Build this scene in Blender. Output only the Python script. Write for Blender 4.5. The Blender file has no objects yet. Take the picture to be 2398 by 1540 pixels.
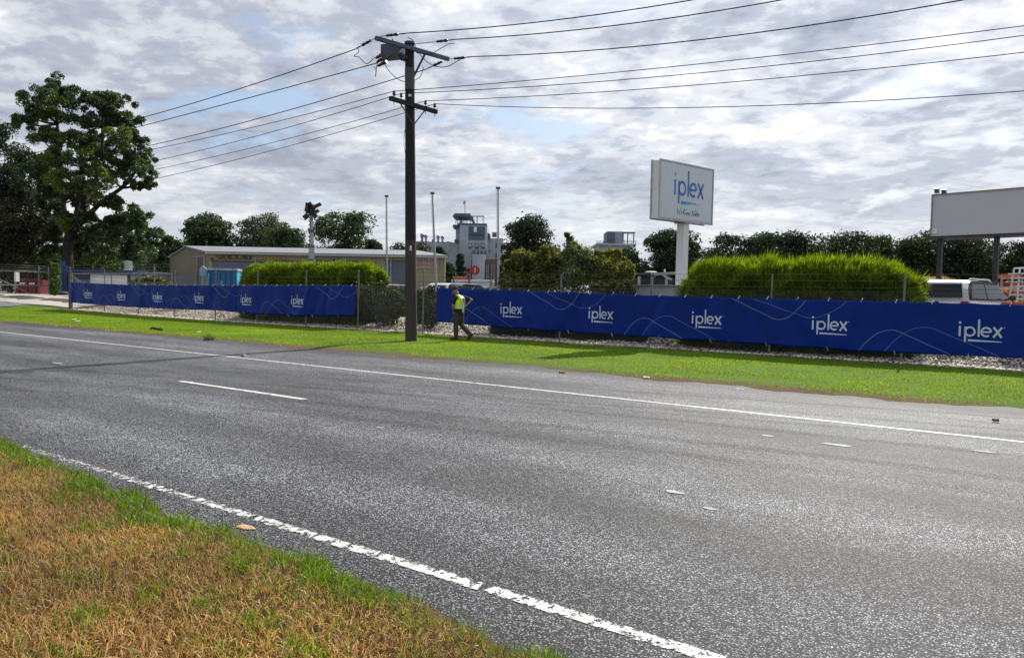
import bpy, math, random
import numpy as np
from mathutils import Vector, Matrix, noise as mnoise

random.seed(7); rng = np.random.default_rng(7)
S = bpy.context.scene
C = S.collection
rad = math.radians

# ---------------------------------------------------------------- camera
FPX, CX, CY, CAM_H = 1800.0, 1198.5, 770.0, 1.6        # survey units of the photograph (2397 x 1540)
ROLL, PITCH, YAW = rad(1.15), math.atan(79/1800.0), rad(126.2)
fwd = Vector((math.cos(YAW)*math.cos(PITCH), math.sin(YAW)*math.cos(PITCH), -math.sin(PITCH)))
rgt0 = Vector((math.sin(YAW), -math.cos(YAW), 0)); up0 = rgt0.cross(fwd)
rgt = rgt0*math.cos(ROLL) + up0*math.sin(ROLL); upv = up0*math.cos(ROLL) - rgt0*math.sin(ROLL)
RH = rgt0.copy(); FH = Vector((math.cos(YAW), math.sin(YAW), 0))
cam_d = bpy.data.cameras.new('camera'); cam = bpy.data.objects.new('camera', cam_d); C.objects.link(cam)
cam.matrix_world = Matrix(((rgt.x, upv.x, -fwd.x, 0), (rgt.y, upv.y, -fwd.y, 0), (rgt.z, upv.z, -fwd.z, CAM_H), (0, 0, 0, 1)))
cam_d.sensor_width = 36; cam_d.lens = 36*FPX/2397; cam_d.clip_end = 3000; cam_d.clip_start = .05
S.camera = cam

# ---------------------------------------------------------------- world, sun, exposure
SUN_EL = rad(36); SUN_H = Vector((-.14, 1)).normalized()
sun_dir = Vector((SUN_H.x*math.cos(SUN_EL), SUN_H.y*math.cos(SUN_EL), math.sin(SUN_EL)))
W = bpy.data.worlds.new('World'); S.world = W; W.use_nodes = True
SKY_OFF = (-1.2372, -10.1371, 0)
def build_world():
    nt = W.node_tree; N = nt.nodes; L = nt.links; N.clear()
    def n(t, **k):
        x = N.new(t)
        for a, b in k.items(): setattr(x, a, b)
        return x
    def math_(op, a, b=None, clamp=False):
        x = n('ShaderNodeMath', operation=op, use_clamp=clamp)
        for i, v in enumerate((a, b)):
            if v is None: continue
            if isinstance(v, (int, float)): x.inputs[i].default_value = v
            else: L.new(v, x.inputs[i])
        return x.outputs[0]
    def mixc(f, a, b, bt='MIX'):
        x = n('ShaderNodeMix', data_type='RGBA', blend_type=bt)
        for i, v in ((0, f), (6, a), (7, b)):
            if isinstance(v, (int, float)): x.inputs[i].default_value = v
            elif isinstance(v, tuple): x.inputs[i].default_value = v + (1,)
            else: L.new(v, x.inputs[i])
        return x.outputs[2]
    sky = n('ShaderNodeTexSky', sky_type='NISHITA', sun_disc=False, sun_elevation=SUN_EL,
            sun_rotation=math.atan2(SUN_H.x, SUN_H.y), air_density=1.0, dust_density=1.5, ozone_density=1.2)
    tc = n('ShaderNodeTexCoord'); sep = n('ShaderNodeSeparateXYZ'); L.new(tc.outputs['Generated'], sep.inputs[0])
    z = math_('MAXIMUM', sep.outputs[2], 0.0)
    den = math_('ADD', z, .16)
    px = math_('DIVIDE', sep.outputs[0], den); py = math_('DIVIDE', sep.outputs[1], den)
    # clouds lie in streaks across the view: stretch the deck along its own wind direction
    cb = n('ShaderNodeCombineXYZ'); L.new(px, cb.inputs[0]); L.new(py, cb.inputs[1])
    mp = n('ShaderNodeMapping'); mp.inputs['Rotation'].default_value = (0, 0, rad(-30)); mp.inputs['Scale'].default_value = (.9, 1.0, 1)
    mp.inputs['Location'].default_value = SKY_OFF
    L.new(cb.outputs[0], mp.inputs[0])
    def noise(sc, det, ro, dis, lac=2.0, vec=None, off=None):
        x = n('ShaderNodeTexNoise'); x.inputs['Scale'].default_value = sc; x.inputs['Detail'].default_value = det
        x.inputs['Roughness'].default_value = ro; x.inputs['Distortion'].default_value = dis; x.inputs['Lacunarity'].default_value = lac
        v = vec or mp.outputs[0]
        if off:
            a = n('ShaderNodeVectorMath', operation='ADD'); L.new(v, a.inputs[0]); a.inputs[1].default_value = off; v = a.outputs[0]
        L.new(v, x.inputs['Vector']); return x.outputs['Fac']
    big = noise(1.1, 5, .55, .25)
    mid = noise(3.5, 9, .60, .3, off=(5, 2, 0))
    fine = noise(11, 8, .6, .15, off=(1, 9, 0))
    def ramp(fac, stops):
        r = n('ShaderNodeValToRGB'); L.new(fac, r.inputs[0]); e = r.color_ramp.elements
        while len(e) < len(stops): e.new(.5)
        for el, (p, c) in zip(e, stops): el.position = p; el.color = c + (1,)
        r.color_ramp.interpolation = 'EASE'
        return r.outputs[0]
    mix1 = math_('ADD', math_('MULTIPLY', big, .40), math_('ADD', math_('MULTIPLY', mid, .37), math_('MULTIPLY', fine, .23)))
    cloud = ramp(mix1, [(.395, (.265, .295, .37)), (.465, (.375, .405, .48)), (.53, (.56, .585, .635)), (.61, (.84, .84, .83))])
    # gaps to the blue
    cov = math_('ADD', math_('MULTIPLY', noise(1.5, 7, .58, .3, off=(8.3, 4.1, 0)), .7), math_('MULTIPLY', mid, .3))
    mask = ramp(cov, [(.365, (0, 0, 0)), (.455, (1, 1, 1))])
    # towards the horizon the deck closes and goes pale
    low = ramp(sep.outputs[2], [(0.0, (1, 1, 1)), (.22, (0, 0, 0))])
    cloud = mixc(math_('MULTIPLY', low, .60), cloud, (.62, .645, .665))
    mask = math_('MAXIMUM', mask, math_('MULTIPLY', low, .8))
    # forward scattering round the sun
    sd = n('ShaderNodeVectorMath', operation='DOT_PRODUCT'); L.new(tc.outputs['Generated'], sd.inputs[0]); sd.inputs[1].default_value = sun_dir
    glow = math_('POWER', math_('MAXIMUM', sd.outputs['Value'], 0.0), 5.0)
    gain = math_('ADD', 1.0, math_('MULTIPLY', glow, .30))
    gc = n('ShaderNodeVectorMath', operation='SCALE'); L.new(cloud, gc.inputs[0]); L.new(math_('MULTIPLY', gain, 10.0), gc.inputs['Scale'])
    skyb = mixc(.5, sky.outputs[0], (3.5, 4.9, 7.0))
    fin = mixc(mask, skyb, gc.outputs[0])
    bg = n('ShaderNodeBackground'); bg.inputs[1].default_value = .1; L.new(fin, bg.inputs[0])
    out = n('ShaderNodeOutputWorld'); L.new(bg.outputs[0], out.inputs[0])
build_world()
sd_ = bpy.data.lights.new('sun', 'SUN'); sd_.energy = 4.8; sd_.angle = rad(.6); sd_.color = (1, .95, .86)
sun = bpy.data.objects.new('sun', sd_); C.objects.link(sun); sun.rotation_euler = sun_dir.to_track_quat('Z', 'Y').to_euler(); sun.location = (-5, 30, 40)
S.view_settings.view_transform = 'Standard'; S.view_settings.look = 'None'; S.view_settings.gamma = 1; S.view_settings.exposure = .32
S.view_settings.use_curve_mapping = False
S.cycles.max_bounces = 6; S.cycles.transparent_max_bounces = 12; S.cycles.use_denoising = True

# ---------------------------------------------------------------- surveying helpers
def ray(x, y): return fwd + rgt*((x-CX)/FPX) - upv*((y-CY)/FPX)
def P(x, y, dep): return Vector((0, 0, CAM_H)) + ray(x, y)*dep                 # point at camera depth
def PY(x, y, Y): d = ray(x, y); return Vector((0, 0, CAM_H)) + d*(Y/d.y)       # point on the line Y = const
def G(x, y, z=0.0): d = ray(x, y); return Vector((0, 0, CAM_H)) + d*((z-CAM_H)/d.z)
def sstep(a, b, t):
    t = np.clip((t-a)/(b-a), 0, 1); return t*t*(3-2*t)
def wob(X, k, s): # cheap smooth noise along X
    return np.sin(X*k+s)*.5 + np.sin(X*k*2.3+s*1.7)*.3 + np.sin(X*k*5.1+s*3.1)*.2
def hz(X, Y):
    X = np.asarray(X, float); Y = np.asarray(Y, float)
    far = sstep(13.55, 14.5, Y - .35*wob(X, .55, 1) - .22*wob(X, 2.7, 4))
    nearv = 1 - sstep(2.6, 3.25, Y - .06*wob(X, 2.1, 2) - .07*wob(X, 6.3, 5) - .26*sstep(-5, -8.5, X) + .11*sstep(-4.2, -2.2, X))
    z = -.03 + far*.075 + nearv*.07
    z = z + .03*far*wob(X, .9, 3)*np.sin(Y*1.3)
    z = z + .36*sstep(22.3, 25.5, Y) + .45*sstep(-32, -72, X)*sstep(15, 24, Y)
    return z
def hz1(p): return float(hz(p[0], p[1]))

# ---------------------------------------------------------------- materials
MATS = {}
def nodes(name):
    m = bpy.data.materials.new(name); m.use_nodes = True; nt = m.node_tree
    for x in list(nt.nodes): nt.nodes.remove(x)
    o = nt.nodes.new('ShaderNodeOutputMaterial')
    return m, nt, o
def pos_noise(nt, scale, detail=4, rough=.6, vscale=None):
    g = nt.nodes.new('ShaderNodeNewGeometry'); v = g.outputs['Position']
    if vscale:
        mp = nt.nodes.new('ShaderNodeMapping'); mp.inputs['Scale'].default_value = vscale; nt.links.new(v, mp.inputs[0]); v = mp.outputs[0]
    t = nt.nodes.new('ShaderNodeTexNoise'); t.inputs['Scale'].default_value = scale; t.inputs['Detail'].default_value = detail; t.inputs['Roughness'].default_value = rough
    nt.links.new(v, t.inputs['Vector']); return t.outputs['Fac']
def ramp(nt, fac, stops, interp='LINEAR'):
    r = nt.nodes.new('ShaderNodeValToRGB'); nt.links.new(fac, r.inputs[0]); e = r.color_ramp.elements
    while len(e) < len(stops): e.new(.5)
    for el, (p, c) in zip(e, stops): el.position = p; el.color = tuple(c) + (1,)
    r.color_ramp.interpolation = interp
    return r.outputs[0]
def mixn(nt, f, a, b, bt='MIX'):
    x = nt.nodes.new('ShaderNodeMix'); x.data_type = 'RGBA'; x.blend_type = bt
    for i, v in ((0, f), (6, a), (7, b)):
        if isinstance(v, (int, float)): x.inputs[i].default_value = v
        elif isinstance(v, tuple): x.inputs[i].default_value = v + (1,)
        else: nt.links.new(v, x.inputs[i])
    return x.outputs[2]
def M(name, col, rough=.6, var=.18, scale=3., metal=0., spec=.5, vscale=None, bump=0., bscale=40., wave=None, dirt=None):
    """painted / bare surface: base colour with uneven wear, optional relief and profiled sheet waves"""
    if name in MATS: return MATS[name]
    m, nt, o = nodes(name); b = nt.nodes.new('ShaderNodeBsdfPrincipled'); nt.links.new(b.outputs[0], o.inputs[0])
    f = pos_noise(nt, scale, 6, .62, vscale)
    c0 = tuple(max(0, c*(1-var*1.6)) for c in col); c1 = tuple(min(1, c*(1+var)) for c in col)
    c = ramp(nt, f, [(.3, c0), (.5, col), (.72, c1)])
    if dirt:
        d = pos_noise(nt, dirt[1], 7, .7, (1, 1, .35)); c = mixn(nt, ramp(nt, d, [(.48, (0, 0, 0)), (.7, (dirt[2],)*3)]), c, dirt[0])
    nt.links.new(c, b.inputs['Base Color'])
    b.inputs['Roughness'].default_value = rough; b.inputs['Metallic'].default_value = metal; b.inputs['Specular IOR Level'].default_value = spec
    if wave or bump:
        bp = nt.nodes.new('ShaderNodeBump'); bp.inputs['Strength'].default_value = bump or .6; bp.inputs['Distance'].default_value = .02
        if wave:
            g = nt.nodes.new('ShaderNodeNewGeometry'); d = nt.nodes.new('ShaderNodeVectorMath'); d.operation = 'DOT_PRODUCT'
            nt.links.new(g.outputs['Position'], d.inputs[0]); d.inputs[1].default_value = wave[0]
            s = nt.nodes.new('ShaderNodeMath'); s.operation = 'SINE'; mu = nt.nodes.new('ShaderNodeMath'); mu.operation = 'MULTIPLY'
            nt.links.new(d.outputs['Value'], mu.inputs[0]); mu.inputs[1].default_value = 6.283/wave[1]; nt.links.new(mu.outputs[0], s.inputs[0])
            nt.links.new(s.outputs[0], bp.inputs['Height'])
        else: nt.links.new(pos_noise(nt, bscale, 5), bp.inputs['Height'])
        nt.links.new(bp.outputs[0], b.inputs['Normal'])
    MATS[name] = m; return m
def LEAF(name, cols, transl=.4, tcol=None, clump=.6, gloss=.03, rough=.45):
    """foliage: colour differs leaf by leaf and clump by clump, light passes through the blades"""
    if name in MATS: return MATS[name]
    m, nt, o = nodes(name)
    g = nt.nodes.new('ShaderNodeNewGeometry')
    k = len(cols)
    c = ramp(nt, g.outputs['Random Per Island'], [(i/(k-1), cols[i]) for i in range(k)])
    f = pos_noise(nt, clump, 3)
    c = mixn(nt, 1.0, c, ramp(nt, f, [(.3, (.55, .6, .6)), (.7, (1.25, 1.2, 1.05))]), 'MULTIPLY')
    d = nt.nodes.new('ShaderNodeBsdfDiffuse'); nt.links.new(c, d.inputs[0])
    t = nt.nodes.new('ShaderNodeBsdfTranslucent')
    nt.links.new(mixn(nt, 1.0, c, tcol or (1.5, 1.5, .6), 'MULTIPLY'), t.inputs[0])
    mx = nt.nodes.new('ShaderNodeMixShader'); mx.inputs[0].default_value = transl; nt.links.new(d.outputs[0], mx.inputs[1]); nt.links.new(t.outputs[0], mx.inputs[2])
    gl = nt.nodes.new('ShaderNodeBsdfGlossy'); gl.inputs['Roughness'].default_value = rough; gl.inputs[0].default_value = (.8, .85, .8, 1)
    m2 = nt.nodes.new('ShaderNodeMixShader'); m2.inputs[0].default_value = gloss; nt.links.new(mx.outputs[0], m2.inputs[1]); nt.links.new(gl.outputs[0], m2.inputs[2])
    nt.links.new(m2.outputs[0], o.inputs[0]); MATS[name] = m; return m

# ---------------------------------------------------------------- mesh helpers
WLOC = {}
def tag(o, label=None, cat=None, group=None, kind=None):
    if label: o['label'] = label
    if cat: o['category'] = cat
    if group: o['group'] = group
    if kind: o['kind'] = kind
    return o
def empty(name, loc, label, cat, group=None):
    o = bpy.data.objects.new(name, None); C.objects.link(o); o.location = Vector(loc); o.empty_display_size = .2
    WLOC[o] = Vector(loc); return tag(o, label, cat, group)
def link_mesh(me, name, mat, parent=None, smooth=False, loc=None):
    o = bpy.data.objects.new(name, me); C.objects.link(o)
    if mat: me.materials.append(mat)
    if smooth: me.polygons.foreach_set('use_smooth', [True]*len(me.polygons))
    WLOC[o] = Vector(loc) if loc is not None else Vector((0, 0, 0))
    if parent: o.parent = parent; o.location = WLOC[o] - WLOC[parent]
    else: o.location = WLOC[o]
    return o
class MB:
    def __init__(s): s.v = []; s.f = []
    def poly(s, pts):
        b = len(s.v); s.v += [Vector(p) for p in pts]; s.f.append(tuple(range(b, b+len(pts))))
    def hexa(s, p):                                        # 8 corners: bottom ring, top ring
        b = len(s.v); s.v += [Vector(q) for q in p]
        s.f += [(b+3, b+2, b+1, b), (b+4, b+5, b+6, b+7)] + [(b+i, b+(i+1) % 4, b+4+(i+1) % 4, b+4+i) for i in range(4)]
    def box(s, c, d, ux=(1, 0, 0), uy=None, uz=(0, 0, 1)):
        c = Vector(c); ux = Vector(ux).normalized(); uz = Vector(uz).normalized(); uy = Vector(uy).normalized() if uy else uz.cross(ux).normalized()
        x, y, z = ux*d[0]/2, uy*d[1]/2, uz*d[2]/2
        s.hexa([c-x-y-z, c+x-y-z, c+x+y-z, c-x+y-z, c-x-y+z, c+x-y+z, c+x+y+z, c-x+y+z])
    def bar(s, p, q, w, h=None):                           # rectangular bar between two points
        p = Vector(p); q = Vector(q); h = h or w; u = (q-p).normalized(); a = Vector((0, 0, 1)) if abs(u.z) < .95 else Vector((1, 0, 0))
        n = u.cross(a).normalized(); m = n.cross(u)
        s.box((p+q)/2, ((q-p).length, w, h), u, -n, m)
    def tube(s, pts, r, n=6, cap=True):
        pts = [Vector(p) for p in pts]; k = len(pts)
        rs = [r]*k if isinstance(r, (int, float)) else list(r)
        if len(rs) == 2 and k > 2: rs = [rs[0]+(rs[1]-rs[0])*i/(k-1) for i in range(k)]
        b = len(s.v); a = None
        for i, p in enumerate(pts):
            t = (pts[min(i+1, k-1)] - pts[max(i-1, 0)]).normalized()
            if a is None: a = Vector((0, 0, 1)) if abs(t.z) < .9 else Vector((1, 0, 0)); a = (a - t*a.dot(t)).normalized()
            else:
                a = a - t*a.dot(t); a = a.normalized() if a.length > 1e-6 else t.orthogonal().normalized()
            c = t.cross(a)
            for j in range(n):
                an = 2*math.pi*j/n; s.v.append(p + (a*math.cos(an) + c*math.sin(an))*rs[i])
        for i in range(k-1):
            for j in range(n):
                q = b+i*n; s.f.append((q+j, q+(j+1) % n, q+n+(j+1) % n, q+n+j))
        if cap: s.f.append(tuple(b+j for j in reversed(range(n)))); s.f.append(tuple(b+(k-1)*n+j for j in range(n)))
    def rings(s, rings, cap=True, closed=False):
        b = len(s.v); n = len(rings[0])
        for r in rings: s.v += [Vector(p) for p in r]
        for i in range(len(rings)-1):
            for j in range(n): s.f.append((b+i*n+j, b+i*n+(j+1) % n, b+(i+1)*n+(j+1) % n, b+(i+1)*n+j))
        if closed:
            k = len(rings)-1
            for j in range(n): s.f.append((b+k*n+j, b+k*n+(j+1) % n, b+(j+1) % n, b+j))
        elif cap: s.f.append(tuple(b+j for j in reversed(range(n)))); s.f.append(tuple(b+(len(rings)-1)*n+j for j in range(n)))
    def ball(s, c, r, n=8, m=6, ax=None):
        c = Vector(c); r = (r, r, r) if isinstance(r, (int, float)) else r; A = ax or Matrix.Identity(3)
        s.rings([[c + A @ Vector((r[0]*math.sin(t)*math.cos(2*math.pi*j/n), r[1]*math.sin(t)*math.sin(2*math.pi*j/n), -r[2]*math.cos(t))) for j in range(n)]
                 for t in [max(.12, min(math.pi-.12, math.pi*i/m)) for i in range(m+1)]])
    def prism(s, pts, d):                                  # planar outline pushed along d
        d = Vector(d); b = len(s.v); n = len(pts); s.v += [Vector(p) for p in pts] + [Vector(p)+d for p in pts]
        s.f += [tuple(range(b, b+n)), tuple(reversed(range(b+n, b+2*n)))] + [(b+(i+1) % n, b+i, b+n+i, b+n+(i+1) % n) for i in range(n)]
    def build(s, name, mat, parent=None, smooth=False, label=None, kind=None, fixn=False):
        me = bpy.data.meshes.new(name)
        c = sum(s.v, Vector())/max(1, len(s.v)) if parent else Vector((0, 0, 0))
        if not parent:
            xs = [p.x for p in s.v]; ys = [p.y for p in s.v]; zs = [p.z for p in s.v]; c = Vector(((min(xs)+max(xs))/2, (min(ys)+max(ys))/2, min(zs)))
        me.from_pydata([tuple(p-c) for p in s.v], [], s.f); me.update()
        if fixn:
            import bmesh
            bm = bmesh.new(); bm.from_mesh(me); bmesh.ops.remove_doubles(bm, verts=bm.verts, dist=1e-5); bmesh.ops.recalc_face_normals(bm, faces=bm.faces); bm.to_mesh(me); bm.free()
        o = link_mesh(me, name, mat, parent, smooth, c); tag(o, label, kind=kind)
        if smooth: me.set_sharp_from_angle(angle=rad(50))
        return o
def np_mesh(name, V, F, mat, parent=None, loc=(0, 0, 0), kind=None, smooth=False):
    """V (n,3) world coordinates, F (m,k) equal-sized faces"""
    me = bpy.data.meshes.new(name); loc = Vector(loc)
    V = np.asarray(V, np.float32) - np.array(loc, np.float32); k = F.shape[1]
    me.vertices.add(len(V)); me.vertices.foreach_set('co', V.ravel())
    me.loops.add(F.size); me.loops.foreach_set('vertex_index', F.astype(np.int32).ravel())
    me.polygons.add(len(F)); me.polygons.foreach_set('loop_start', np.arange(0, F.size, k, dtype=np.int32)); me.polygons.foreach_set('loop_total', np.full(len(F), k, np.int32))
    if smooth: me.polygons.foreach_set('use_smooth', np.ones(len(F), bool))
    me.update(calc_edges=True)
    o = link_mesh(me, name, mat, parent, False, loc)
    if kind: o['kind'] = kind
    return o
def unit(a): return a/np.maximum(np.linalg.norm(a, axis=1, keepdims=True), 1e-9)
def leaf_quads(pts, nrm, size, aspect=.5, jitter=.9, droop=0.):
    """rhombic leaves at pts, roughly facing nrm"""
    n = len(pts); nn = unit(nrm + rng.normal(size=(n, 3))*jitter)
    t = unit(np.cross(nn, rng.normal(size=(n, 3)))); t[:, 2] -= droop; t = unit(t); b = unit(np.cross(nn, t))
    s = (size*(.6+.8*rng.random(n)))[:, None]
    V = np.stack([pts-t*s*.5, pts+b*s*aspect*.5, pts+t*s*.5, pts-b*s*aspect*.5], 1).reshape(-1, 3)
    return V
def quads_obj(name, V, mat, parent, loc, kind=None):
    return np_mesh(name, V, np.arange(len(V)).reshape(-1, 4), mat, parent, loc, kind)
def clump_pts(c, r, n, flat=.75, top=.55):
    """points near the shell of a leaf clump, more of them on its upper side"""
    d = unit(rng.normal(size=(n, 3))); k = rng.random(n) < top; d[k, 2] = np.abs(d[k, 2])
    rr = r*(.50+.55*rng.random(n)**.7); fz = rng.random(n) < .16; rr[fz] *= rng.uniform(1.0, 1.35, fz.sum())
    p = np.array(c) + d*rr[:, None]*np.array([1, 1, flat])
    return p, d
def blades(px, py, pz, h, w, lean, seg=2, curl=.5, az=None):
    """grass blades, two quads (second pinched to the tip)"""
    n = len(px); a = rng.random(n)*6.283 if az is None else az; la = rng.random(n)*6.283
    wx, wy = np.cos(a)*w*.5, np.sin(a)*w*.5; lx, ly = np.cos(la)*lean*h, np.sin(la)*lean*h
    z1 = pz + h*.55; z2 = pz + h*(1-curl*.5*lean)
    A = np.stack([px-wx, py-wy, pz], 1); B = np.stack([px+wx, py+wy, pz], 1)
    c1, c2 = px+lx*.35, py+ly*.35
    Cc = np.stack([c1+wx*.8, c2+wy*.8, z1], 1); D = np.stack([c1-wx*.8, c2-wy*.8, z1], 1)
    e1, e2 = px+lx, py+ly
    E_ = np.stack([e1+wx*.15, e2+wy*.15, z2], 1); Fp = np.stack([e1-wx*.15, e2-wy*.15, z2], 1)
    V = np.stack([A, B, Cc, D, E_, Fp], 1).reshape(-1, 3)
    i = np.arange(n)[:, None]*6
    return V, np.concatenate([i+np.array([[0, 1, 2, 3]]), i+np.array([[3, 2, 4, 5]])], 0)
def text_mesh(s, size, font_shear=0., extrude=0.):
    cu = bpy.data.curves.new('lettering', 'FONT'); cu.body = s; cu.size = size; cu.shear = font_shear; cu.align_x = 'CENTER'; cu.align_y = 'CENTER'; cu.extrude = extrude; cu.resolution_u = 3
    o = bpy.data.objects.new('lettering', cu); C.objects.link(o); dg = bpy.context.evaluated_depsgraph_get(); dg.update()
    me = bpy.data.meshes.new_from_object(o.evaluated_get(dg)); bpy.data.objects.remove(o); bpy.data.curves.remove(cu); me.materials.clear(); return me
def place_text(s, size, origin, ux, uy, mat, parent, name='lettering', width=None, shear=0., bold=0.):
    me = text_mesh(s, size, shear); v = np.zeros(len(me.vertices)*3); me.vertices.foreach_get('co', v); v = v.reshape(-1, 3)
    if width: v[:, 0] *= width/(v[:, 0].max()-v[:, 0].min())
    ux = Vector(ux).normalized(); uy = Vector(uy).normalized()
    w = v[:, :1]*np.array(ux) + v[:, 1:2]*np.array(uy); me.vertices.foreach_set('co', w.ravel()); me.update()
    return link_mesh(me, name, mat, parent, False, origin)

# ---------------------------------------------------------------- palette
galv = M('galvanised steel', (.34, .36, .38), .45, .2, 5, metal=.6)
galv_d = M('weathered steel', (.10, .10, .095), .7, .3, 6, metal=.1)
white_p = M('white paint', (.78, .79, .80), .45, .06, 2, dirt=((.45, .42, .36), 1.6, .35))
offw = M('off white panel', (.70, .70, .68), .5, .05, 1.5)
dark_m = M('dark metal', (.05, .055, .065), .5, .25, 6, metal=.3)
glass = M('dark tinted glass', (.012, .015, .02), .10, .2, 2, spec=.28)
glass_s = M('dusty window glass', (.05, .065, .08), .12, .2, 2, spec=.8)
blackr = M('black rubber', (.018, .018, .018), .8, .3, 9)
concrete = M('weathered concrete', (.30, .31, .31), .85, .2, 1.3, bump=.3, bscale=30, dirt=((.10, .10, .10), .9, .6))
conc_far = M('stained pale concrete', (.40, .43, .47), .85, .12, .25, dirt=((.20, .22, .25), .35, .6))
conc_dk = M('dark render', (.10, .135, .19), .8, .2, .4)
steel_b = M('blue grey steel frame', (.10, .12, .15), .6, .2, 1)
bark = M('dark furrowed bark', (.030, .026, .023), .9, .35, 3, vscale=(1, 1, .25), bump=.8, bscale=9)
bark_p = M('pale bark', (.16, .14, .12), .9, .3, 3, vscale=(1, 1, .3))
orange = M('orange plastic', (.62, .13, .035), .5, .12, 3)
red_p = M('red paint', (.20, .014, .018), .5, .2, 2, dirt=((.08, .05, .04), 2, .6))
blue_c = M('blue painted steel', (.012, .12, .31), .5, .22, 1.5, dirt=((.03, .06, .10), 1.4, .6))
blue_l = M('light blue steel', (.07, .36, .62), .5, .15, 1.5)
navy = M('navy trim paint', (.015, .04, .12), .5, .2, 2)

# ================================================================ SETTING
def ground_mat():
    m, nt, o = nodes('verge soil and turf'); b = nt.nodes.new('ShaderNodeBsdfPrincipled'); nt.links.new(b.outputs[0], o.inputs[0]); b.inputs['Roughness'].default_value = .95
    b.inputs['Specular IOR Level'].default_value = .1
    g = nt.nodes.new('ShaderNodeNewGeometry'); sp = nt.nodes.new('ShaderNodeSeparateXYZ'); nt.links.new(g.outputs['Position'], sp.inputs[0])
    nz = pos_noise(nt, 2.2, 6, .7); nf = pos_noise(nt, 45, 4, .7)
    ad = nt.nodes.new('ShaderNodeMath'); ad.operation = 'MULTIPLY_ADD'; nt.links.new(nz, ad.inputs[0]); ad.inputs[1].default_value = 1.6; nt.links.new(sp.outputs[1], ad.inputs[2])
    mr = nt.nodes.new('ShaderNodeMapRange'); nt.links.new(ad.outputs[0], mr.inputs[0]); mr.inputs[1].default_value = 0; mr.inputs[2].default_value = 40; 
    straw = (.085, .048, .022); dirt = (.13, .08, .05); turf = (.09, .16, .015); grit = (.11, .09, .07); yard = (.16, .155, .145)
    c = ramp(nt, mr.outputs[0], [(0, straw), (.080, straw), (.10, dirt), (.368, dirt), (.386, turf), (.562, turf), (.578, (.045, .04, .03)), (.59, grit), (.66, grit), (.68, yard)])
    c = mixn(nt, 1.0, c, ramp(nt, nf, [(.3, (.55, .55, .55)), (.7, (1.35, 1.35, 1.35))]), 'MULTIPLY')
    nt.links.new(c, b.inputs['Base Color'])
    bp = nt.nodes.new('ShaderNodeBump'); bp.inputs['Strength'].default_value = .7; bp.inputs['Distance'].default_value = .02; nt.links.new(nf, bp.inputs['Height']); nt.links.new(bp.outputs[0], b.inputs['Normal'])
    return m
def make_ground():
    xs = np.concatenate([np.linspace(-900, -130, 16), np.linspace(-120, -32, 90), np.linspace(-31.6, 4, 240), np.linspace(5, 60, 40), np.linspace(90, 900, 14)])
    ys = np.concatenate([np.linspace(-900, -30, 12), np.linspace(-20, 1.9, 30), np.linspace(2, 3.6, 36), np.linspace(3.8, 13, 12), np.linspace(13.1, 15, 40), np.linspace(15.2, 21.8, 34), np.linspace(22, 27, 22), np.linspace(28, 80, 40), np.linspace(100, 1300, 18)])
    X, Y = np.meshgrid(xs, ys); Z = hz(X, Y)
    V = np.stack([X, Y, Z], -1).reshape(-1, 3); nx = len(xs); i, j = np.meshgrid(np.arange(nx-1), np.arange(len(ys)-1)); a = (j*nx+i).ravel()
    F = np.stack([a, a+1, a+1+nx, a+nx], 1)
    np_mesh('ground', V, F, ground_mat(), kind='structure', smooth=True)
make_ground()

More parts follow.
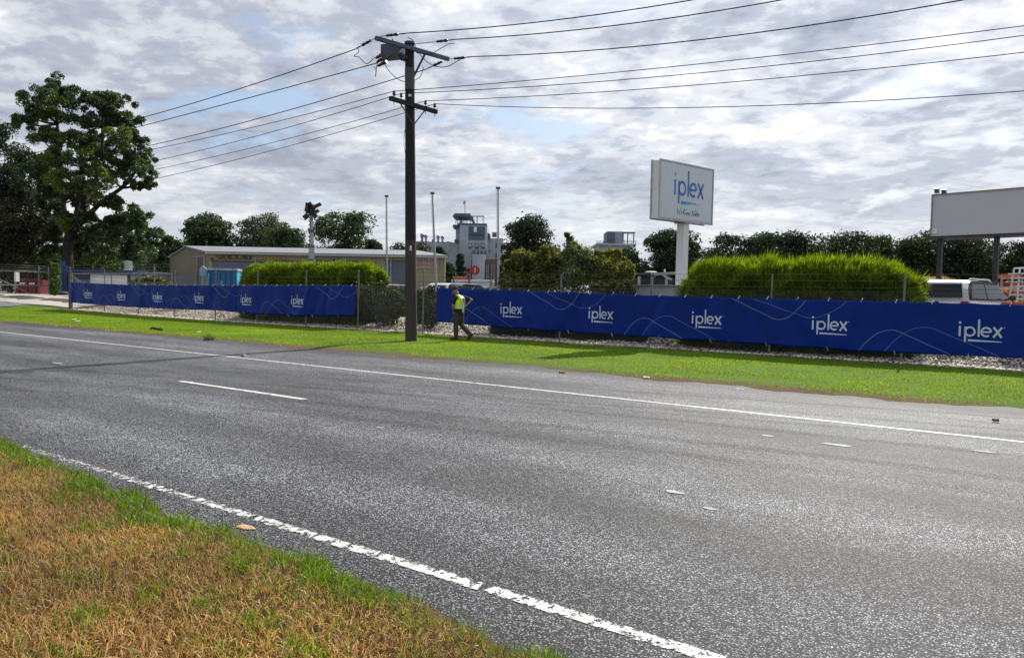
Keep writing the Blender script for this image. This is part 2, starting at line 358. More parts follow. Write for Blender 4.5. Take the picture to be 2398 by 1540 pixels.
def road_mat():
    m, nt, o = nodes('sprayed seal asphalt'); b = nt.nodes.new('ShaderNodeBsdfPrincipled'); nt.links.new(b.outputs[0], o.inputs[0])
    g = nt.nodes.new('ShaderNodeNewGeometry')
    v = nt.nodes.new('ShaderNodeTexVoronoi'); v.inputs['Scale'].default_value = 84; nt.links.new(g.outputs['Position'], v.inputs['Vector'])
    sc = nt.nodes.new('ShaderNodeSeparateColor'); nt.links.new(v.outputs['Color'], sc.inputs[0])
    stone = ramp(nt, sc.outputs[0], [(0, (.035, .038, .044)), (.3, (.15, .155, .168)), (.7, (.35, .358, .38)), (1, (.54, .545, .56))])
    gap = ramp(nt, v.outputs['Distance'], [(.22, (1.15, 1.15, 1.15)), (.52, (.10, .10, .11))])
    fine = mixn(nt, 1.0, stone, gap, 'MULTIPLY')
    # bitumen showing through in patches drawn out along the wheel paths
    n1 = pos_noise(nt, 1.0, 6, .6, (.16, .62, 1)); n2 = pos_noise(nt, 1.0, 5, .65, (.9, 1.6, 1)); n3 = pos_noise(nt, 16, 3, .6)
    c = mixn(nt, 1.0, fine, ramp(nt, n1, [(.32, (.52, .52, .54)), (.5, (.92, .92, .93)), (.68, (1.5, 1.5, 1.48))]), 'MULTIPLY')
    c = mixn(nt, .8, c, ramp(nt, n2, [(.3, (.72, .72, .73)), (.7, (1.3, 1.3, 1.3))]), 'MULTIPLY')
    c = mixn(nt, .6, c, ramp(nt, n3, [(.3, (.65, .65, .65)), (.7, (1.35, 1.35, 1.35))]), 'MULTIPLY')
    sp = nt.nodes.new('ShaderNodeSeparateXYZ'); nt.links.new(g.outputs['Position'], sp.inputs[0])
    wn = nt.nodes.new('ShaderNodeMath'); wn.operation = 'MULTIPLY_ADD'; nt.links.new(n2, wn.inputs[0]); wn.inputs[1].default_value = .9; nt.links.new(sp.outputs[1], wn.inputs[2])
    mr = nt.nodes.new('ShaderNodeMapRange'); nt.links.new(wn.outputs[0], mr.inputs[0]); mr.inputs[1].default_value = 2; mr.inputs[2].default_value = 16
    k = lambda y: (y+.45-2)/14
    t = lambda v_: (v_, v_, v_)
    lanes = ramp(nt, mr.outputs[0], [(k(2.4), t(.62)), (k(3.3), t(.9)), (k(4.2), t(1.12)), (k(5.1), t(.82)), (k(6.1), t(1.2)), (k(7.2), t(.95)), (k(8.2), t(1.12)), (k(9.2), t(.92)), (k(10.2), t(1.1)), (k(10.9), t(1.12)), (k(13.0), t(1.25)), (k(13.6), t(.72)), (k(14.4), t(.6))], 'EASE')
    c = mixn(nt, 1.0, c, lanes, 'MULTIPLY')
    sm = nt.nodes.new('ShaderNodeMath'); sm.operation = 'MULTIPLY_ADD'; nt.links.new(pos_noise(nt, 1.0, 6, .7, (.35, .01, 1)), sm.inputs[0]); sm.inputs[1].default_value = .8; nt.links.new(sp.outputs[1], sm.inputs[2])
    mr2 = nt.nodes.new('ShaderNodeMapRange'); nt.links.new(sm.outputs[0], mr2.inputs[0]); mr2.inputs[1].default_value = 12.2; mr2.inputs[2].default_value = 13.2
    c = mixn(nt, 1.0, c, ramp(nt, mr2.outputs[0], [(.42, t(1)), (.455, t(.42)), (.475, t(.45)), (.50, t(1))]), 'MULTIPLY')
    nt.links.new(c, b.inputs['Base Color'])
    b.inputs['Roughness'].default_value = .72; b.inputs['Specular IOR Level'].default_value = .22
    bp = nt.nodes.new('ShaderNodeBump'); bp.inputs['Strength'].default_value = .55; bp.inputs['Distance'].default_value = .006; bp.invert = True
    nt.links.new(v.outputs['Distance'], bp.inputs['Height']); nt.links.new(bp.outputs[0], b.inputs['Normal'])
    return m
mb = MB(); mb.poly([(-420, 2.0, 0), (120, 2.0, 0), (120, 15.2, 0), (-420, 15.2, 0)]); mb.build('road', road_mat(), kind='structure')

def paint_mat(name, thr, soft, sc=9, yc=None, hw=.075):
    m, nt, o = nodes(name); b = nt.nodes.new('ShaderNodeBsdfPrincipled'); b.inputs['Roughness'].default_value = .6
    nt.links.new(ramp(nt, pos_noise(nt, 5, 5), [(.3, (.60, .58, .54)), (.7, (.80, .79, .76))]), b.inputs['Base Color'])
    tr = nt.nodes.new('ShaderNodeBsdfTransparent'); mx = nt.nodes.new('ShaderNodeMixShader')
    f = mixn(nt, .35, pos_noise(nt, sc, 6, .75), pos_noise(nt, 70, 3, .7))
    if yc:                                              # paint has come away first along its edges
        g = nt.nodes.new('ShaderNodeNewGeometry'); sp = nt.nodes.new('ShaderNodeSeparateXYZ'); nt.links.new(g.outputs['Position'], sp.inputs[0])
        def mt(op, a, b):
            x = nt.nodes.new('ShaderNodeMath'); x.operation = op
            for i, v in enumerate((a, b)):
                if isinstance(v, (int, float)): x.inputs[i].default_value = v
                else: nt.links.new(v, x.inputs[i])
            return x.outputs[0]
        e = mt('POWER', mt('ABSOLUTE', mt('DIVIDE', mt('SUBTRACT', sp.outputs[1], yc), hw), 0), 4)
        sc_ = nt.nodes.new('ShaderNodeSeparateColor'); nt.links.new(f, sc_.inputs[0]); f = mt('SUBTRACT', sc_.outputs[0], mt('MULTIPLY', e, .12)); x_ = nt.nodes.new('ShaderNodeMapRange'); nt.links.new(sp.outputs[0], x_.inputs[0]); x_.inputs[1].default_value = -3; x_.inputs[2].default_value = -8.5; x_.inputs[3].default_value = 0; x_.inputs[4].default_value = .085; f = mt('SUBTRACT', f, x_.outputs[0])
    nt.links.new(ramp(nt, f, [(thr, (0, 0, 0)), (thr+soft, (1, 1, 1))]), mx.inputs[0]); nt.links.new(tr.outputs[0], mx.inputs[1]); nt.links.new(b.outputs[0], mx.inputs[2]); nt.links.new(mx.outputs[0], o.inputs[0])
    return m
worn = paint_mat('worn line paint', .455, .03, 15, 3.262, .062); fresh = paint_mat('line paint', .40, .08)
mb = MB(); x = -60.0
while x < 6:
    L_ = random.uniform(.4, 1.3) if x > -14 else 2.0; g_ = random.choice((.0, .0, .03, .006))
    y0 = 3.212 + random.uniform(-.006, .006); y1 = 3.322 + random.uniform(-.006, .008); sk = random.uniform(-.05, .05)
    n = 6; bot = [(x+L_*i/n, y0+random.uniform(-.008, .008), .004) for i in range(n+1)]; top = [(x+sk+L_*i/n, y1+random.uniform(-.014, .014), .004) for i in range(n, -1, -1)]
    mb.poly(bot+top); x += L_+g_
mb.build('edge_line', worn, kind='structure')
mb = MB()
for i in range(70): mb.poly([(-160+3*i, 10.74, .004), (-160+3*i+2.995, 10.74, .004), (-160+3*i+2.995, 10.83, .004), (-160+3*i, 10.83, .004)])
mb.build('edge_line', fresh, kind='structure')
mb = MB()
for x0 in (-60.4, -48.4, -36.4, -24.4, -12.45): mb.poly([(x0, 7.26, .004), (x0+3.3, 7.28, .004), (x0+3.32, 7.385, .004), (x0+.02, 7.365, .004)])
mb.build('centre_line', fresh, kind='structure')
mb = MB()
for (x, y, rx, ry) in ((-2.88, 9.08, .09, .045), (-2.08, 9.05, .19, .055), (-.75, 9.76, .14, .05), (-2.61, 5.89, .10, .05), (-2.2, 5.6, .07, .03), (-17.03, 7.28, .22, .07), (-16.6, 7.2, .12, .03), (-6.6, 6.4, .06, .03)):
    mb.poly([(x+rx*math.cos(a)*random.uniform(.7, 1.1), y+ry*math.sin(a)*random.uniform(.7, 1.1), .005) for a in [i*.628 for i in range(10)]])
mb.build('paint_spots', M('dull white spot', (.34, .34, .33), .7, .1), kind='structure')

# concrete driveway with its asphalt apron beyond the end of the fence
def sheet(name, x0, x1, y0, y1, mat, dz, nx=30, ny=14, edge=0):
    xs = np.linspace(x0, x1, nx); ys = np.linspace(y0, y1, ny); X, Y = np.meshgrid(xs, ys)
    Xw = X + edge*wob(Y, .7, 1)*(np.abs(X-x1) < .01)
    V = np.stack([Xw, Y, hz(X, Y)+dz], -1).reshape(-1, 3); i, j = np.meshgrid(np.arange(nx-1), np.arange(ny-1)); a = (j*nx+i).ravel()
    return np_mesh(name, V, np.stack([a, a+1, a+1+nx, a+nx], 1), mat, kind='structure')
sheet('driveway', -100, -50.6, 22.6, 60, M('pale concrete slab', (.46, .42, .37), .9, .12, .5, dirt=((.2, .17, .14), .4, .5)), .03)
sheet('driveway_apron', -100, -55, 16.5, 22.5, M('old asphalt', (.13, .13, .135), .85, .2, 1), .03, edge=1.5)
sheet('car_park', -48, 30, 28.2, 120, M('car park asphalt', (.10, .10, .10), .85, .25, .6), .045, 60, 20)

# white quartz gravel bed under the fence
def gravel(name, n, x0, x1, y0, y1, smin, smax, cols, seed):
    r = np.random.default_rng(seed); px = r.uniform(x0, x1, n); py = y0 + (y1-y0)*r.random(n); s = r.uniform(smin, smax, n)
    pz = hz(px, py) + s*.15
    o8 = np.array([[1, 0, 0], [0, 1, 0], [-1, 0, 0], [0, -1, 0], [0, 0, .7], [0, 0, -.7]], float)
    V = o8[None]*s[:, None, None]*r.uniform(.55, 1.15, (n, 6, 1)) + np.stack([px, py, pz], 1)[:, None]
    a = r.random(n)*6.283; ca, sa = np.cos(a), np.sin(a); d = V - np.stack([px, py, pz], 1)[:, None]
    V[:, :, 0] = px[:, None] + d[:, :, 0]*ca[:, None] - d[:, :, 1]*sa[:, None]; V[:, :, 1] = py[:, None] + d[:, :, 0]*sa[:, None] + d[:, :, 1]*ca[:, None]
    F = np.array([[0, 1, 4], [1, 2, 4], [2, 3, 4], [3, 0, 4], [1, 0, 5], [2, 1, 5], [3, 2, 5], [0, 3, 5]])
    F = (np.arange(n)[:, None, None]*6 + F[None]).reshape(-1, 3)
    m, nt, o = nodes(name+' stone'); b = nt.nodes.new('ShaderNodeBsdfPrincipled'); nt.links.new(b.outputs[0], o.inputs[0]); b.inputs['Roughness'].default_value = .75
    g = nt.nodes.new('ShaderNodeNewGeometry'); k = len(cols)
    nt.links.new(ramp(nt, g.outputs['Random Per Island'], [(i/(k-1), c) for i, c in enumerate(cols)]), b.inputs['Base Color'])
    np_mesh(name, V.reshape(-1, 3), F, m, kind='stuff')
gravel('gravel', 30000, -49, 3, 21.75, 26.6, .03, .075, [(.20, .14, .09), (.58, .50, .39), (.74, .67, .55), (.82, .77, .67)], 3)

# ---------------------------------------------------------------- grass
DRY = LEAF('dry grass blade', [(.13, .055, .022), (.36, .19, .075), (.54, .33, .14), (.78, .60, .34), (.46, .32, .10)], .42, (1.3, 1.15, .8), .9, .02)
GRN = LEAF('green grass blade', [(.05, .10, .008), (.09, .17, .011), (.15, .25, .015), (.27, .33, .03)], .5, (1.4, 1.5, .5), .9, .04)
LWN = LEAF('lawn blade', [(.12, .215, .006), (.18, .30, .008), (.23, .365, .010), (.29, .40, .018)], .54, (1.4, 1.4, .4), .35, .03)
def edge_near(X): return 2.88 + .06*wob(X, 2.1, 2) + .07*wob(X, 6.3, 5) + .26*sstep(-5, -8.5, X) - .11*sstep(-4.2, -2.2, X)
def near_verge():
    n = 210000; px = rng.uniform(-11.5, -1.0, n); py = 3.3 - 3.4*rng.random(n)**1.15
    # keep what this verge can show: in front of the photographer and a little round about
    keep = (px*FH.x + py*FH.y > 1.7) & (py < edge_near(px)+.02); px, py = px[keep], py[keep]
    d = np.sqrt(px**2+py**2)
    e = edge_near(px) - py
    patch = np.array([mnoise.noise(Vector((a*1.1, b*1.1, 0))) for a, b in zip(px, py)])
    patch2 = np.array([mnoise.noise(Vector((a*4.5, b*4.5, 7))) for a, b in zip(px, py)])
    pg = np.where(e < .26, np.clip(.55+.7*patch, .12, .85)*(1-e/.26)**.6, 0) + np.clip(.13 + .36*(patch2-.02) + .16*patch, .03, .55)
    isg = rng.random(len(px)) < pg
    dens = rng.random(len(px)) < np.clip(.9 + .5*patch2, .35, 1)*np.where(e < .05, .75, 1)
    for nm, k, mt in (('dry_grass', ~isg & dens, DRY), ('green_grass', isg, GRN)):
        x, y, ee = px[k], py[k], e[k]; m = len(x); z = hz(x, y) - .004
        if nm == 'dry_grass': h = rng.uniform(.020, .068, m)*(.75+.5*np.clip(ee, 0, 1)); w = rng.uniform(.003, .006, m); le = rng.uniform(.25, 1.4, m); cu = .45
        else:
            tall = np.where(ee < .4, 1.25, .95); h = rng.uniform(.035, .105, m)*tall*(.8+.6*np.clip(patch2[k], -.4, .7)); w = rng.uniform(.004, .0075, m); le = rng.uniform(.15, 1.1, m); cu = .5
        V, F = blades(x, y, z, h, w, le, curl=cu)
        np_mesh(nm, V, F, mt, kind='stuff')
    # loose thatch lying between the tufts
    m = 20000; x = rng.uniform(-10, -1.2, m); y = 2.9 - 2.9*rng.random(m); k = (x*FH.x+y*FH.y > 1.7) & (y < edge_near(x)-.03); x, y = x[k], y[k]; m = len(x)
    L2 = rng.uniform(.015, .05, m); a = rng.random(m)*6.283; z = hz(x, y) + rng.uniform(.004, .028, m); dz = rng.uniform(-.012, .012, m); w = rng.uniform(.0015, .003, m)
    dx, dy = np.cos(a)*L2/2, np.sin(a)*L2/2; nx, ny = -np.sin(a)*w, np.cos(a)*w
    V = np.stack([np.stack([x-dx-nx, y-dy-ny, z-dz], 1), np.stack([x+dx-nx, y+dy-ny, z+dz], 1), np.stack([x+dx+nx, y+dy+ny, z+dz+.001], 1), np.stack([x-dx+nx, y-dy+ny, z-dz+.001], 1)], 1).reshape(-1, 3)
    np_mesh('straw_thatch', V, np.arange(len(V)).reshape(-1, 4), DRY, kind='stuff')
near_verge()
def far_lawn():
    n = 230000; px = -52 + 56*rng.random(n); py = 13.7 + 8.0*rng.random(n)
    edge = 13.95 + .35*wob(px, .55, 1) + .22*wob(px, 2.7, 4); e = py - edge
    bare = np.array([mnoise.noise(Vector((a*.45, b*.9, 3))) for a, b in zip(px, py)])
    dirtp = (px > -17) & (px < -8.4) & (e < .55 + .3*wob(px, 1.1, 0))
    base = (np.hypot(px+17.47, py-18.3) < .55)
    keep = (e > .02) & (rng.random(n) < np.clip(e*2.2+.15, 0, 1)) & ~(dirtp & (rng.random(n) < .93)) & ~(base & (rng.random(n) < .85)) & (py < 21.55 + .1*wob(px, 1.3, 2)) & (rng.random(n) < .95+bare*.5)
    keep &= (px > -50.5) | (rng.random(n) < .5)
    px, py, e = px[keep], py[keep], e[keep]; m = len(px); z = hz(px, py) - .005
    k = .7 + .6*np.clip((px+50)/45, 0, 1)
    h = rng.uniform(.022, .052, m)*(1.25-.3*k); w = rng.uniform(.010, .020, m)*(1.5-.55*k)
    pt = np.array([mnoise.noise(Vector((a*.5, b*1.1, 11)))+.6*mnoise.noise(Vector((a*1.9, b*1.9, 5))) for a, b in zip(px, py)])
    dry = rng.random(m) < np.clip(np.clip(.85-e*1.5, .03, .8)*np.where(px > -8, .25, 1) + np.clip(pt-.2, 0, .5)*.30, 0, .9); h = h*np.clip(1+pt*.7, .5, 1.8)
    for nm, q, mt in (('lawn_grass', ~dry, LWN), ('dry_lawn_fringe', dry, DRY)):
        V, F = blades(px[q], py[q], z[q], h[q], w[q], rng.uniform(.2, 1.2, q.sum()))
        np_mesh(nm, V, F, mt, kind='stuff')
far_lawn()

# ================================================================ VEGETATION
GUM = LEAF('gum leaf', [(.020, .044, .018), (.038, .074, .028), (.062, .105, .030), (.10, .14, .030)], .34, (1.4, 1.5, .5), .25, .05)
GUMB = LEAF('sun tinted gum leaf', [(.06, .095, .012), (.11, .155, .018), (.17, .21, .025)], .42, (1.4, 1.4, .5), .4, .04)  # yellower copy of the gum leaf with sunlight put into its colour
DARK = LEAF('dark conifer leaf', [(.018, .032, .018), (.032, .052, .025), (.052, .076, .030)], .22, (1.3, 1.4, .6), .25, .03)
MIDG = LEAF('mid green leaf', [(.030, .055, .022), (.052, .086, .030), (.08, .118, .038)], .30, (1.3, 1.4, .5), .2, .04)
GREY = LEAF('grey green leaf', [(.06, .075, .045), (.10, .115, .075), (.15, .16, .11)], .28, (1.2, 1.2, .8), .3, .05)
def limb_path(a, b, sag=.15, n=5):
    a = Vector(a); b = Vector(b); L_ = (b-a).length; mid = (a+b)/2 + Vector((random.uniform(-.1, .1)*L_, random.uniform(-.1, .1)*L_, -sag*L_))
    return [a*(1-t)**2 + mid*2*t*(1-t) + b*t*t for t in [i/n for i in range(n+1)]]
def tree(name, label, px, ytop, wpx, dep, style='round', leafm=MIDG, nclump=26, nleaf=340, crown0=.25, group='background trees', size=None, barkm=bark, flat=.8, seed=0):
    rr = random.Random(hash((px, ytop)) % 1000 + seed) if False else random.Random(int(px*7+ytop)+seed)
    top = P(px, ytop, dep); gx, gy = top.x, top.y; g = hz1((gx, gy)); H_ = top.z - g; R_ = wpx*dep/FPX/2
    t = empty(name, (gx, gy, g), label, 'tree', group)
    cl = []
    for i in range(int(nclump*1.25)):
        for _ in range(40):
            u = rr.random(); a = rr.random()*6.283
            if style == 'round': prof = math.sqrt(max(0.02, 1-(2*u-1)**2))*.95 + .05
            elif style == 'cone': prof = (1-u)**.8*.95+.08 if u > .12 else .6+u*3
            elif style == 'umbrella': prof = .25+.8*min(1, u*1.6)*math.sqrt(max(0, 1-max(0, u-.55)**2*4.2))
            else: prof = .45+.6*math.sin(u*3.0)
            r = R_*prof*math.sqrt(rr.uniform(.15, 1))*.86
            c = (gx+r*math.cos(a), gy+r*math.sin(a), g+H_*(crown0+(1-crown0)*u*.93))
            if all((Vector(c)-Vector(q[0])).length > R_*.26 for q in cl): break
        rc = R_*rr.uniform(.30, .50)*(1 if style != 'cone' else .85*(1.2-u*.75))
        c = (c[0], c[1], min(c[2], g+H_-rc*flat*.85)); rc = max(rc, .10*H_*(1-crown0)*(1.15-.5*u)); cl.append((c, rc))
    s = size or dep*.0036
    V = []
    for c, r in cl:
        p, d = clump_pts(c, r, nleaf, flat); V.append(leaf_quads(p, d+np.array([0, 0, .4]), s, .55, .8))
    quads_obj('crown', np.concatenate(V), leafm, t, (gx, gy, g+H_*.6))
    w = MB(); tr = max(.12, R_*.075); zs = g + H_*min(.75, crown0+.4)
    w.tube([(gx, gy, g-.2), (gx+rr.uniform(-.1, .1)*R_, gy, g+(zs-g)*.5), (gx, gy+rr.uniform(-.1, .1)*R_, zs)], [tr*1.25, tr, tr*.6], 7)
    for c, r in cl[::2]: w.tube(limb_path((gx, gy, g+(zs-g)*rr.uniform(.4, 1)), c, .08, 4), [tr*.4, tr*.09], 4)
    w.build('trunk', barkm, t, True)
    return t
# ---- the tall gum on the left: clumps and limbs surveyed from the picture (x, y, radius in survey units, depth offset in metres)
def big_gum():
    dep = 74; base = P(158, 690, dep); g = hz1(base); bx, by = base.x, base.y
    t = empty('gum_tree', (bx, by, g), 'tall spreading gum tree, tallest tree beside the driveway gate', 'tree')
    cl = [(128, 195, 24, 0), (150, 208, 22, 1), (105, 220, 26, -1), (128, 232, 28, 0), (165, 235, 24, 1), (88, 245, 26, 0), (62, 268, 22, 0), (48, 282, 18, 1), (112, 262, 24, -2), (160, 262, 26, -1),
          (212, 228, 22, 1), (235, 226, 24, 0), (255, 240, 26, 0), (232, 255, 24, -1), (272, 262, 26, 0), (290, 280, 22, 0), (245, 282, 24, 2), (205, 282, 18, -1), (305, 305, 20, 0), (318, 335, 24, 0), (285, 325, 26, -2), (255, 340, 24, 1),
          (120, 312, 26, -2), (150, 322, 26, -3), (95, 318, 24, 0), (180, 330, 22, 0), (215, 330, 24, 1), (130, 350, 28, -2), (335, 372, 22, 0), (345, 395, 18, 0), (320, 398, 22, -1), (345, 425, 16, 0), (322, 432, 14, 1), (300, 372, 20, 1), (292, 402, 18, -1),
          (105, 375, 30, -1), (150, 392, 32, -3), (185, 375, 28, -3), (205, 405, 28, -3), (230, 425, 26, -3), (245, 392, 24, 0), (175, 430, 30, -2), (125, 428, 30, 0), (95, 410, 28, 1), (215, 455, 22, 0), (268, 375, 20, 0), (235, 365, 22, 2),
          (262, 470, 18, -1), (285, 492, 22, 0), (310, 505, 22, 0), (330, 528, 20, 0), (300, 540, 22, 1), (265, 520, 20, -1), (130, 480, 26, 1), (100, 470, 26, 2), (270, 560, 26, 0), (230, 540, 22, 1), (320, 565, 20, 1), (205, 500, 18, 0), (240, 580, 24, 0), (290, 590, 24, 1),
          (212, 565, 22, 1), (120, 540, 26, 2), (100, 580, 26, 2), (205, 600, 20, 2), (225, 610, 22, 2), (265, 610, 24, 2), (310, 600, 22, 2), (255, 545, 22, 1), (190, 570, 16, 3), (185, 460, 20, 2), (150, 455, 22, 2), (110, 450, 24, 0), (300, 520, 22, 0), (90, 620, 26, 3), (120, 610, 24, 3), (140, 520, 20, 2), (176, 500, 20, -1), (130, 560, 22, 1), (195, 545, 20, 1), (160, 520, 16, -2), (145, 585, 14, 1), (182, 590, 16, 2)]
    V = []; Vb = []; cen = []
    for x, y, r, do in cl:
        c = P(x, y, dep+do*1.4+random.uniform(-1.5, 1.5)); rm = r*dep/FPX; cen.append((c, rm))
        for k in range(10):
            cc = c + Vector((random.gauss(0, .5), random.gauss(0, .6), random.gauss(-.15, .5)))*rm
            p, d = clump_pts(cc, rm*random.uniform(.26, .60), 200, .9, .58)
            q = leaf_quads(p, d+np.array([0, 0, .35]), .29, .36, .9, droop=.5)
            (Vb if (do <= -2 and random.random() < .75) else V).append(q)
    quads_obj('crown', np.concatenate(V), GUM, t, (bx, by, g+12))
    o = quads_obj('sun_tinted_foliage', np.concatenate(Vb), GUMB, t, (bx, by-1, g+10)); o['label'] = 'yellower green foliage in the middle of the crown'
    w = MB(); q = lambda x, y, d=0: P(x, y, dep+d)
    fork = q(160, 565)
    w.tube([Vector((bx, by, g-.2)), q(157, 640), q(158, 600), fork], [.72, .56, .50, .46], 10)
    main = [[(158, 530), (150, 490), (142, 430), (138, 360), (134, 290), (130, 235)], [(178, 530), (196, 480), (222, 430), (238, 370), (240, 300), (240, 245)],
            [(184, 528), (232, 478), (285, 440), (318, 400)], [(180, 500), (190, 440), (192, 380), (186, 320)], [(200, 548), (245, 520), (290, 505)], [(156, 520), (128, 480), (105, 440)]]
    nodes_ = [fork]
    for mpts in main:
        pts = [fork] + [q(x, y, random.uniform(-1.5, 1.5)) for x, y in mpts]
        w.tube(pts, [.32]+[.28-.21*i/len(mpts) for i in range(len(mpts))], 7); nodes_ += pts[1:]
    for c, rm in cen:
        lo = [p for p in nodes_ if p.z < c.z - .3] or nodes_
        n0 = min(lo, key=lambda p: (p-c).length); w.tube(limb_path(n0, c, .1, 5), [.13, .03], 4)
        for k in range(2): w.tube(limb_path(n0.lerp(c, .6), c+Vector((random.uniform(-1, 1), random.uniform(-1, 1), random.uniform(-.3, .8)))*rm*.8, .05, 3), [.06, .02], 3)
    w.build('trunk', bark, t, True)
big_gum()
tree('pine_tree', 'dark dense tree at the left edge, left of the tall gum', 8, 276, 120, 86, 'round', DARK, 30, 420, .1, None)
tree('pine_tree', 'broad dark tree left of the gum trunk, behind the gate', 52, 345, 150, 90, 'round', DARK, 34, 420, .08, None, seed=3)
tree('pine_tree', 'low brown green tree above the gate, in front of the dark pines', 22, 468, 130, 72, 'round', LEAF('brownish leaf', [(.02, .024, .01), (.035, .036, .014), (.05, .05, .018)], .22), 24, 380, .1, None)
tree('pine_tree', 'dark tree between the gate and the gum trunk', 100, 500, 110, 84, 'round', DARK, 24, 380, .05, None, seed=9)
tree('gum_tree', 'dark tree just right of the gum trunk above the blue building', 232, 520, 110, 92, 'round', DARK, 22, 340, .05)
tree('gum_tree', 'pale feathery tree right of the tall gum, left of the shed', 352, 528, 80, 105, 'tall', GREY if False else MIDG, 24, 300, .05)
tree('gum_tree', 'small dark tree touching the left end of the shed', 402, 553, 72, 108, 'round', MIDG, 18, 300, .42)
tree('gum_tree', 'dark conical tree behind the left gable of the shed', 487, 502, 108, 120, 'round', MIDG, 30, 300, .42)
tree('gum_tree', 'thin pale grey tree above the middle of the shed roof', 612, 500, 120, 125, 'tall', GREY, 30, 190, .42)
tree('gum_tree', 'green tree just left of the light tower above the shed', 664, 535, 110, 118, 'round', MIDG, 24, 280, .40)
tree('gum_tree', 'open gum tree with sky gaps right of the light tower', 806, 496, 126, 115, 'umbrella', GUM, 26, 230, .42)
tree('gum_tree', 'low tree behind the shed roof left of the first flagpole', 870, 560, 60, 118, 'round', MIDG, 14, 240, .35)
tree('gum_tree', 'low dark tree poking above the shed between two taller ones', 545, 556, 60, 122, 'round', DARK, 14, 240, .35)
tree('cypress_tree', 'leafy dark tree in front of the grey plant, right of the shed', 1030, 568, 75, 75, 'cone', DARK, 26, 280, .02, None)
tree('cypress_tree', 'small conical tree between shed and the red round sign', 1077, 590, 42, 70, 'cone', DARK, 18, 240, .02, None)
tree('cypress_tree', 'small rounded tree against the right end wall of the shed', 1052, 612, 44, 64, 'round', MIDG, 16, 240, .02, None)
tree('oak_tree', 'tall dark rounded tree behind the orange tipped bushes', 1238, 505, 126, 82, 'round', DARK, 40, 420, .08, None)
tree('oak_tree', 'dark tree lower left of the tall rounded one, beside the plant', 1190, 570, 60, 86, 'round', DARK, 18, 300, .02, None)
tree('oak_tree', 'broad dark tree directly behind the signpost', 1572, 540, 140, 92, 'round', DARK, 40, 380, .08, None)
tree('oak_tree', 'dark shoulder of foliage left of the signpost below the small tower', 1468, 576, 110, 88, 'round', DARK, 24, 340, .05, None)
tree('oak_tree', 'small dark tree just right of the signpost', 1628, 572, 50, 96, 'round', DARK, 14, 280, .05, None)
for lab, x, y, w_, st, lm, k, c0 in (('flat topped dark tree, first right of the signpost in the distance', 1708, 552, 116, 'round', DARK, 26, .1), ('dark tree second right of the signpost with a tall crown', 1800, 546, 110, 'round', DARK, 26, .15),
        ('tallest dark crown behind the long green hedge', 1852, 543, 90, 'round', DARK, 24, .12), ('low green tree in a dip of the far treeline', 1905, 566, 80, 'round', MIDG, 18, .05),
        ('broad olive green dome above the long hedge', 1985, 548, 160, 'round', LEAF('olive leaf', [(.026, .032, .012), (.04, .048, .018), (.056, .062, .022)], .25), 34, .05),
        ('feathery pale tree right of the olive dome', 2064, 547, 62, 'tall', GREY if False else MIDG, 18, .1), ('rounded olive tree left of the billboard post', 2150, 556, 120, 'round', MATS['olive leaf'], 28, .05),
        ('dark tree under the left end of the billboard', 2222, 540, 130, 'umbrella', DARK, 28, .2), ('green umbrella shaped tree between the billboard posts', 2282, 572, 84, 'umbrella', MIDG, 20, .3),
        ('dark umbrella shaped tree right of the second billboard post', 2372, 570, 100, 'umbrella', DARK, 22, .3)):
    tree('far_tree', lab, x, y, w_*1.28, 125, st, lm, k, 330, c0, 'far trees along the right skyline')
def mass(name, x0, x1, yt, dep, n, mat, seed):
    r = np.random.default_rng(seed); V = []
    for i in range(n):
        x = r.uniform(x0, x1); c = P(x, yt+r.uniform(0, 16), dep+r.uniform(-3, 6)); p, d = clump_pts(c, r.uniform(1.2, 2.4), 200, .9, .5); V.append(leaf_quads(p, d, dep*.0028, .6)); 
        c2 = (c.x, c.y, c.z-2.2); p, d = clump_pts(c2, 2.3, 160, 1, .5); V.append(leaf_quads(p, d, dep*.003, .6))
    tag(quads_obj(name, np.concatenate(V), mat, None, P((x0+x1)/2, yt, dep)), kind='stuff')
mass('distant_undergrowth', 1660, 2200, 603, 138, 110, DARK, 1)
mass('distant_undergrowth', 2180, 2440, 622, 135, 40, DARK, 3)
mass('distant_undergrowth', 380, 1000, 585, 132, 60, DARK, 2)
mass('distant_undergrowth', 180, 420, 610, 112, 40, DARK, 5)
mass('distant_undergrowth', -40, 330, 600, 98, 110, DARK, 8)

